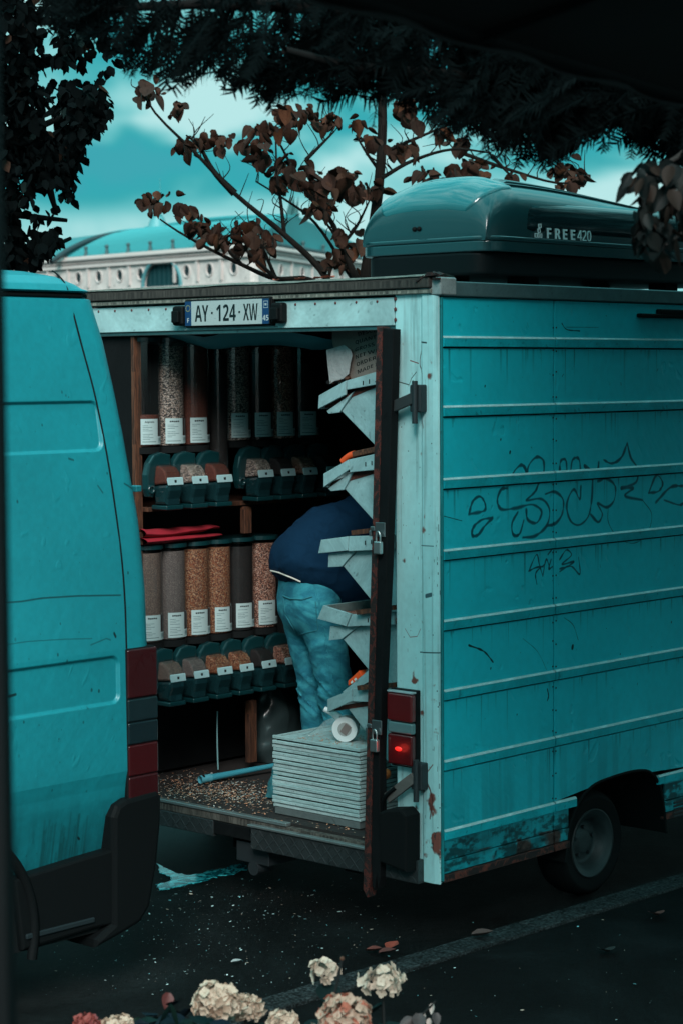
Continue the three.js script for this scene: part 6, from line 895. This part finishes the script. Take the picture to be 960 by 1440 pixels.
  n = 0; while (n < 2600) { const px = rr(500, 1900), py = rr(-900, px > 1000 ? bound(px) : -20); if (px < 620 && py < -60 || rnd() > sm(550, 950, px) + 0.05) { n += 0.2; continue; } addS(px, py, rr(4.4, 7.0), rr(0, 3.1), rr(90, 150), (rnd() * 3) | 0); n++; }
  n = 0; while (n < 2600) { const p = V(rr(0.55, 3.6), rr(2.5, 5.4), rr(-5.5, -0.9)), v = p.clone().sub(CAM), zc = -(v.x * Math.sin(YAW) + v.z * Math.cos(YAW)), xc = v.x * Math.cos(YAW) - v.z * Math.sin(YAW), px = 480 + FOCAL * xc / zc, py = 507 - FOCAL * v.y / zc; if (px < 1080 && py > bound(Math.max(60, px)) - 90) continue; if (px < 760) continue; const k = (rnd() * 3) | 0; lists[k].push(m4.clone().compose(p, new THREE.Quaternion().setFromEuler(new THREE.Euler(rr(-1.2, 1.2), rr(0, 6.28), 0)), V(2, 2, 2))); n++; }  // added canopy, mostly out of view, to darken the trailer's right side
  n = 0; while (n < 3600) { const p = V(rr(0.4, 3.2), rr(0.9, 4.6), rr(-5.5, -0.3)), v = p.clone().sub(CAM), zc = -(v.x * Math.sin(YAW) + v.z * Math.cos(YAW)), xc = v.x * Math.cos(YAW) - v.z * Math.sin(YAW), px = 480 + FOCAL * xc / zc; if (px < 1110 || p.x < 0.4 + 0.25 * Math.abs(p.y - 2.2)) continue; const k = (rnd() * 3) | 0; lists[k].push(m4.clone().compose(p, new THREE.Quaternion().setFromEuler(new THREE.Euler(rr(-1.2, 1.2), rr(0, 6.28), 0)), V(2, 2, 2))); n++; }  // unseen sprays added right of the frame to block light from the trailer
  n = 0; while (n < 2200) { const px = rr(800, 1300), py = rr(-720, 120); if (rnd() > sm(780, 960, px)) continue; addS(px, py, rr(5.0, 7.6), rr(0, 3.1), rr(100, 170), (rnd() * 3) | 0); n++; }  // extra upper crown added to keep the sun off the trailer's right side
  const nm = dull(0.9, 0.9, 0.9, 0.9, { specularIntensity: 0.05 }); lists.forEach((l, i) => instanced('crown', spray[i], nm, l, t, () => { const k = rr(0.6, 1.3); return [0.0028 * k, 0.0056 * k, 0.006 * k]; }));
}
{ // hanging branch of larger leaves, upper right
  const t = thing('hanging_branch', 'hanging leafy branch with large dull leaves at the right edge beside the roof box', 'branch'), q = (px, py, d = 4.6) => deep(px, py, d), bark = mat(0.05, 0.045, 0.042, 0.85);
  mesh('stem', [limb([q(1180, 60), q(1040, 140), q(960, 215), q(900, 250)], 0.014, 0.004, 6), limb([q(1040, 140), q(990, 250), q(940, 285), q(915, 300)], 0.009, 0.003, 6), limb([q(990, 250), q(965, 320), q(935, 345)], 0.006, 0.003, 6)], bark, t);
  const geos = [leafGeo(0.085, 0.026, 0.5, 0.35), leafGeo(0.09, 0.03, 0.2, 0.2), leafGeo(0.08, 0.022, 1.0, 0.7)], mats = [[0.008, 0.012, 0.012], [0.014, 0.017, 0.016], [0.020, 0.014, 0.011], [0.006, 0.009, 0.009]].map((c) => dull(c[0], c[1], c[2], 0.6));
  for (const [cx, cy, n, s] of [[890, 262, 5, 8], [905, 252, 6, 12], [925, 262, 14, 22], [912, 285, 10, 14], [945, 275, 13, 20], [905, 305, 9, 12], [915, 318, 12, 14], [920, 342, 16, 15], [938, 335, 10, 14], [950, 300, 10, 16], [905, 335, 7, 10], [925, 365, 6, 8], [985, 290, 14, 26], [955, 250, 9, 16]]) for (let i = 0; i < n; i++) { const l = mesh('leaf', geos[(rnd() * 3) | 0], mats[(rnd() * 4) | 0], t); l.position.copy(q(cx + rr(-s, s), cy + rr(-s, s) - 12, 4.6 + rr(-0.12, 0.12))); l.rotation.set(rr(-0.7, 0.5), rr(0, 6.28), rr(-0.7, 0.7), 'YXZ'); l.scale.setScalar(rr(0.45, 0.8)); }
}
{ // hydrangeas in a bed at the foot of the picture
  const fl = [[456, 1366, 5.6, 20, 1, 'small cream hydrangea head on a thin dark stem, topmost of the flowers'], [538, 1383, 5.4, 31, 1, 'cream hydrangea head right of the thin stem, open florets'], [306, 1410, 5.2, 34, 0, 'largest cream hydrangea head at the bottom left of centre'], [345, 1420, 5.3, 23, 0, 'smaller cream hydrangea head touching the largest one on its right'], [487, 1432, 5.0, 38, 2, 'pinkish orange hydrangea head at the bottom edge below the stem'], [397, 1440, 5.1, 20, 0, 'cream hydrangea head just peeping over the bottom edge'], [122, 1446, 5.1, 20, 3, 'dull red hydrangea head at the bottom left corner edge'], [166, 1448, 5.1, 22, 0, 'pale hydrangea head beside the dull red one at the bottom edge']];
  const floret = (() => { const gs = []; for (let i = 0; i < 4; i++) { const g = grid(2, 3, (u, v) => { const w = 0.0068 * Math.sin(Math.PI * clamp(v * 0.9 + 0.08)) ** 0.7, s = 2 * u - 1; return V(s * w, 0.003 * v + 0.002 * s * s, v * 0.0118 + 0.001); }); g.rotateY(i * Math.PI / 2 + 0.2); gs.push(g); } return merge(gs); })();
  const cols = [[0.56, 0.43, 0.33], [0.62, 0.50, 0.40], [0.46, 0.32, 0.24], [0.24, 0.04, 0.03]], fm = [0, 1, 2, 3].map((i) => phys(...cols[i], 0.7, { transmission: 0.15, thickness: 0 })), fm2 = [[0.36, 0.24, 0.17], [0.46, 0.36, 0.28], [0.42, 0.13, 0.08], [0.18, 0.03, 0.03]].map((c) => phys(...c, 0.7, { transmission: 0.15, thickness: 0 }));
  const stemM = dull(0.014, 0.016, 0.016, 0.8), lfM = dull(0.006, 0.016, 0.016, 0.6), lg = leafGeo(0.11, 0.035, 0.6, 0.3);
  for (const [px, py, d, r, c, l] of fl) {
    const p = deep(px, py, d), R = 0.88 * r * d / FOCAL, o = thing('hydrangea', l, 'flower', [p.x, 0.12, p.z]), y = p.y - 0.12;
    mesh('stem', limb([V(rr(-0.06, 0.06), 0, rr(-0.06, 0.06)), V(0.01, y * 0.5, 0.01), V(0, y - R * 0.5, 0)], 0.007, 0.004, 6), stemM, o);
    for (const [mm, k, nm] of [[fm[c], 0.72, 'flower_head'], [fm2[c], 0.28, 'faded_florets']]) { const gs = [], N = Math.round((c === 1 ? 95 : 230) * k * (R / 0.06)); for (let i = 0; i < N; i++) { const th = Math.acos(1 - 1.55 * rnd()), ph = rr(0, 6.28), nrm = V(Math.sin(th) * Math.cos(ph), Math.cos(th), Math.sin(th) * Math.sin(ph)), g = floret.clone(); g.scale(rr(0.75, 1.2), 1, rr(0.75, 1.2)); g.rotateY(rr(0, 6)); const qt = new THREE.Quaternion().setFromUnitVectors(V(0, 1, 0), nrm.clone().add(V(rr(-0.7, 0.7), rr(-0.5, 0.5), rr(-0.7, 0.7))).normalize()); g.applyQuaternion(qt); const lump = rr(0.86, 1.08) * (0.55 + 0.85 * fbm(nrm.x * 2.6 + px, nrm.y * 2.6, nrm.z * 2.6, 2)); g.translate(nrm.x * R * lump, y + nrm.y * R * 0.85 * lump, nrm.z * R * lump); gs.push(g); } if (gs.length) mesh(nm, gs, mm, o); }
    for (let i = 0; i < 4; i++) { const lf = mesh('leaf', lg, lfM, o); lf.position.set(0, y - R * 1.1 - 0.05 * i, 0); lf.rotation.set(-1.0 + rr(-0.4, 0.3), rr(0, 6.28), 0, 'YXZ'); }
  }
  // bare dark stem and withered twig at the right
  const s0 = deep(462, 1440, 5.2), s1 = deep(481, 1348, 5.2), tw = thing('bare_stem', 'thin bare dark stem rising between the two cream hydrangea heads', 'stem', [0, 0, 0]); mesh('stalk', limb([s0.clone().setY(0.12), s0, s0.clone().lerp(s1, 0.5), s1], 0.006, 0.004, 6), stemM, tw); mesh('bud', new THREE.SphereGeometry(0.006, 8, 6).translate(s1.x, s1.y, s1.z), M.wood, tw);
  const wt = thing('withered_twig', 'withered dark twig with a few pale buds at the bottom right of the flowers', 'twig', [0, 0, 0]), a = deep(585, 1440, 5.2), b = deep(602, 1416, 5.2), c = deep(612, 1408, 5.2); mesh('stalk', limb([a.clone().setY(0.12), a, b, c], 0.006, 0.003, 5), stemM, wt); for (const [px, py] of [[608, 1411], [604, 1432], [596, 1424]]) { const p = deep(px, py, 5.2), g = leafGeo(0.028, 0.009, 0.5, 0.4); g.translate(p.x, p.y, p.z); mesh('bud', g, mat(0.5, 0.42, 0.38, 0.7), wt); } for (const [px, py, s] of [[588, 1425, 1], [580, 1432, 0.8], [612, 1424, 0.7]]) { const lf = mesh('leaf', lg, mat(0.04, 0.03, 0.03, 0.6), wt); lf.position.copy(deep(px, py, 5.2)); lf.rotation.set(-0.8, rr(0, 6), 0.5); lf.scale.setScalar(0.5 * s); }
  // low dark foliage of the bed
  const sb = thing('shrub', 'low dark leafy shrub with one red leaf at the bottom left edge', 'shrub', [0, 0, 0]), L = [], m4 = new THREE.Matrix4(), qt = new THREE.Quaternion();
  for (let i = 0; i < 260; i++) { const px = rr(180, 420), top = 1400 + 46 * Math.abs((px - 245) / 90) ** 0.8, p = deep(px, top + rr(0, 150), rr(4.8, 5.4)); qt.setFromEuler(new THREE.Euler(rr(-1.6, 0.3), rr(0, 6.28), rr(-0.4, 0.4), 'YXZ')); L.push(m4.clone().compose(p, qt.clone(), V(0.6, 0.6, 0.6))); }
  instanced('foliage', lg, dull(0.9, 0.9, 0.9, 0.7), L, sb, () => [0.004, rr(0.007, 0.018), rr(0.008, 0.02)]); const sp = deep(245, 1420, 5.1); mesh('stem', limb([sp.clone().setY(0.12), sp], 0.008, 0.005, 6), stemM, sb);
  const rl = mesh('leaf', lg, mat(0.08, 0.012, 0.01, 0.6), sb); rl.position.copy(deep(237, 1396, 5.0)); rl.rotation.set(-0.7, 1.1, 0.3); rl.scale.setScalar(0.45);
}
{ // fallen leaves one can tell apart
  const g = leafGeo(0.09, 0.036, 0.8, 0.5); const list = [[514, 1338, 'y', 0.012, [0.13, 0.03, 0.022], 'reddish fallen leaf against the kerb, left of the curled group'], [532, 1342, 'y', 0.016, [0.09, 0.025, 0.02], 'dark red curled fallen leaf in the gutter group'], [545, 1336, 'y', 0.016, [0.26, 0.05, 0.03], 'bright red fallen leaf at the right end of the gutter group'], [918, 1286, 'y', 0.116, [0.15, 0.05, 0.04], 'brown fallen leaf on the dark pavement below the wheel'], [662, 1317, 'y', 0.13, [0.07, 0.035, 0.03], 'dull brown fallen leaf lying on the kerb stone'], [848, 1337, 'y', 0.116, [0.02, 0.02, 0.018], 'dark curled fallen leaf in the middle of the pavement'], [325, 1355, 'y', 0.01, [0.3, 0.34, 0.34], 'single pale fallen leaf on the open road']];
  for (const [px, py, ax, c, col, l] of list) { const p = at(px, py, ax, c), m = mesh('fallen_leaf', g, mat(...col, 0.7)); m.position.copy(p).y += 0.004; m.rotation.set(-1.45, rr(0, 6.28), 0, 'YXZ'); m.scale.setScalar(px === 325 ? 0.5 : px < 560 ? 0.8 : 1); tag(m, l, 'leaf'); }
  const roofL = [[428, 385], [440, 383], [452, 384], [462, 382], [415, 388], [385, 388], [470, 386], [446, 387]].map(([px, py]) => at(px, py, 'z', -0.06)); roofL.forEach((p, i) => { const m = mesh('roof_leaf', g, mat(0.34, 0.07, 0.04, 0.7)); m.position.copy(p).setY(2.722); m.rotation.set(-1.3, i * 1.9, rr(-0.5, 0.5), 'YXZ'); m.scale.setScalar(0.45); tag(m, 'small reddish dead leaf on the trailer roof edge, ' + ['third', 'fourth', 'sixth', 'seventh', 'second', 'leftmost', 'rightmost', 'fifth'][i] + ' of the row from the left', 'leaf', 'dead leaves on the trailer roof edge'); });
}
// ---------------------------------------------------------------- dark awning overhead, post at the left edge
{
  const a = at(478, -8, 'y', 2.85), b = at(965, 138, 'y', 2.85), o = thing('awning', 'dark fabric awning filling the upper right corner, close overhead', 'awning');
  const d = b.clone().sub(a).normalize(), n = V(-d.z, 0, d.x); if (n.dot(CAM.clone().sub(a)) < 0) n.negate();
  const A = a.clone().addScaledVector(d, -0.35), B = b.clone().addScaledVector(d, 2.2), cloth = mat(0.010, 0.012, 0.013, 0.9);
  mesh('canopy', [grid(24, 12, (u, v) => { const p = A.clone().lerp(B, u).addScaledVector(n, v * 1.6); p.y += 0.45 * v + 0.03 * Math.sin(u * 20) * Math.sin(Math.PI * v); return p; }), grid(24, 2, (u, v) => { const p = A.clone().lerp(B, u); p.y += 0.02 + 0.02 * v; return p; })], cloth, o);
  mesh('valance', grid(60, 4, (u, v) => { const p = A.clone().lerp(B, u).addScaledVector(n, 0.01 * Math.sin(u * 60)); p.y -= v * 0.02; return p; }), cloth, o);
  mesh('front_bar', tube([A, B], 0.014, 4, 8), M.black, o);
  for (const t of [0.2, 0.85]) { const s = A.clone().lerp(B, t); mesh('arm', tube([s, s.clone().addScaledVector(n, 1.6).add(V(0, 0.4, 0))], 0.015, 4, 6), M.black, o); }
  const p0 = deep(-6, 700, 1.9), post = thing('dark_post', 'black out of focus post along the left edge', 'post'), pt = deep(-6, -300, 1.9), pm = mesh('shaft', (() => { const g = new THREE.BoxGeometry(0.05, 3.6, 0.05); g.rotateY(YAW); g.translate(0, 1.8, 0); return g; })(), M.black, post);
  mesh('foot', new THREE.CylinderGeometry(0.07, 0.08, 0.04, 12).translate(0, 0.02, 0), M.black, post); const lx = deep(-33, 700, 1.9); post.position.set(lx.x, 0.118, lx.z); post.rotation.z = 0.0;
}
renderer.render(scene, camera);
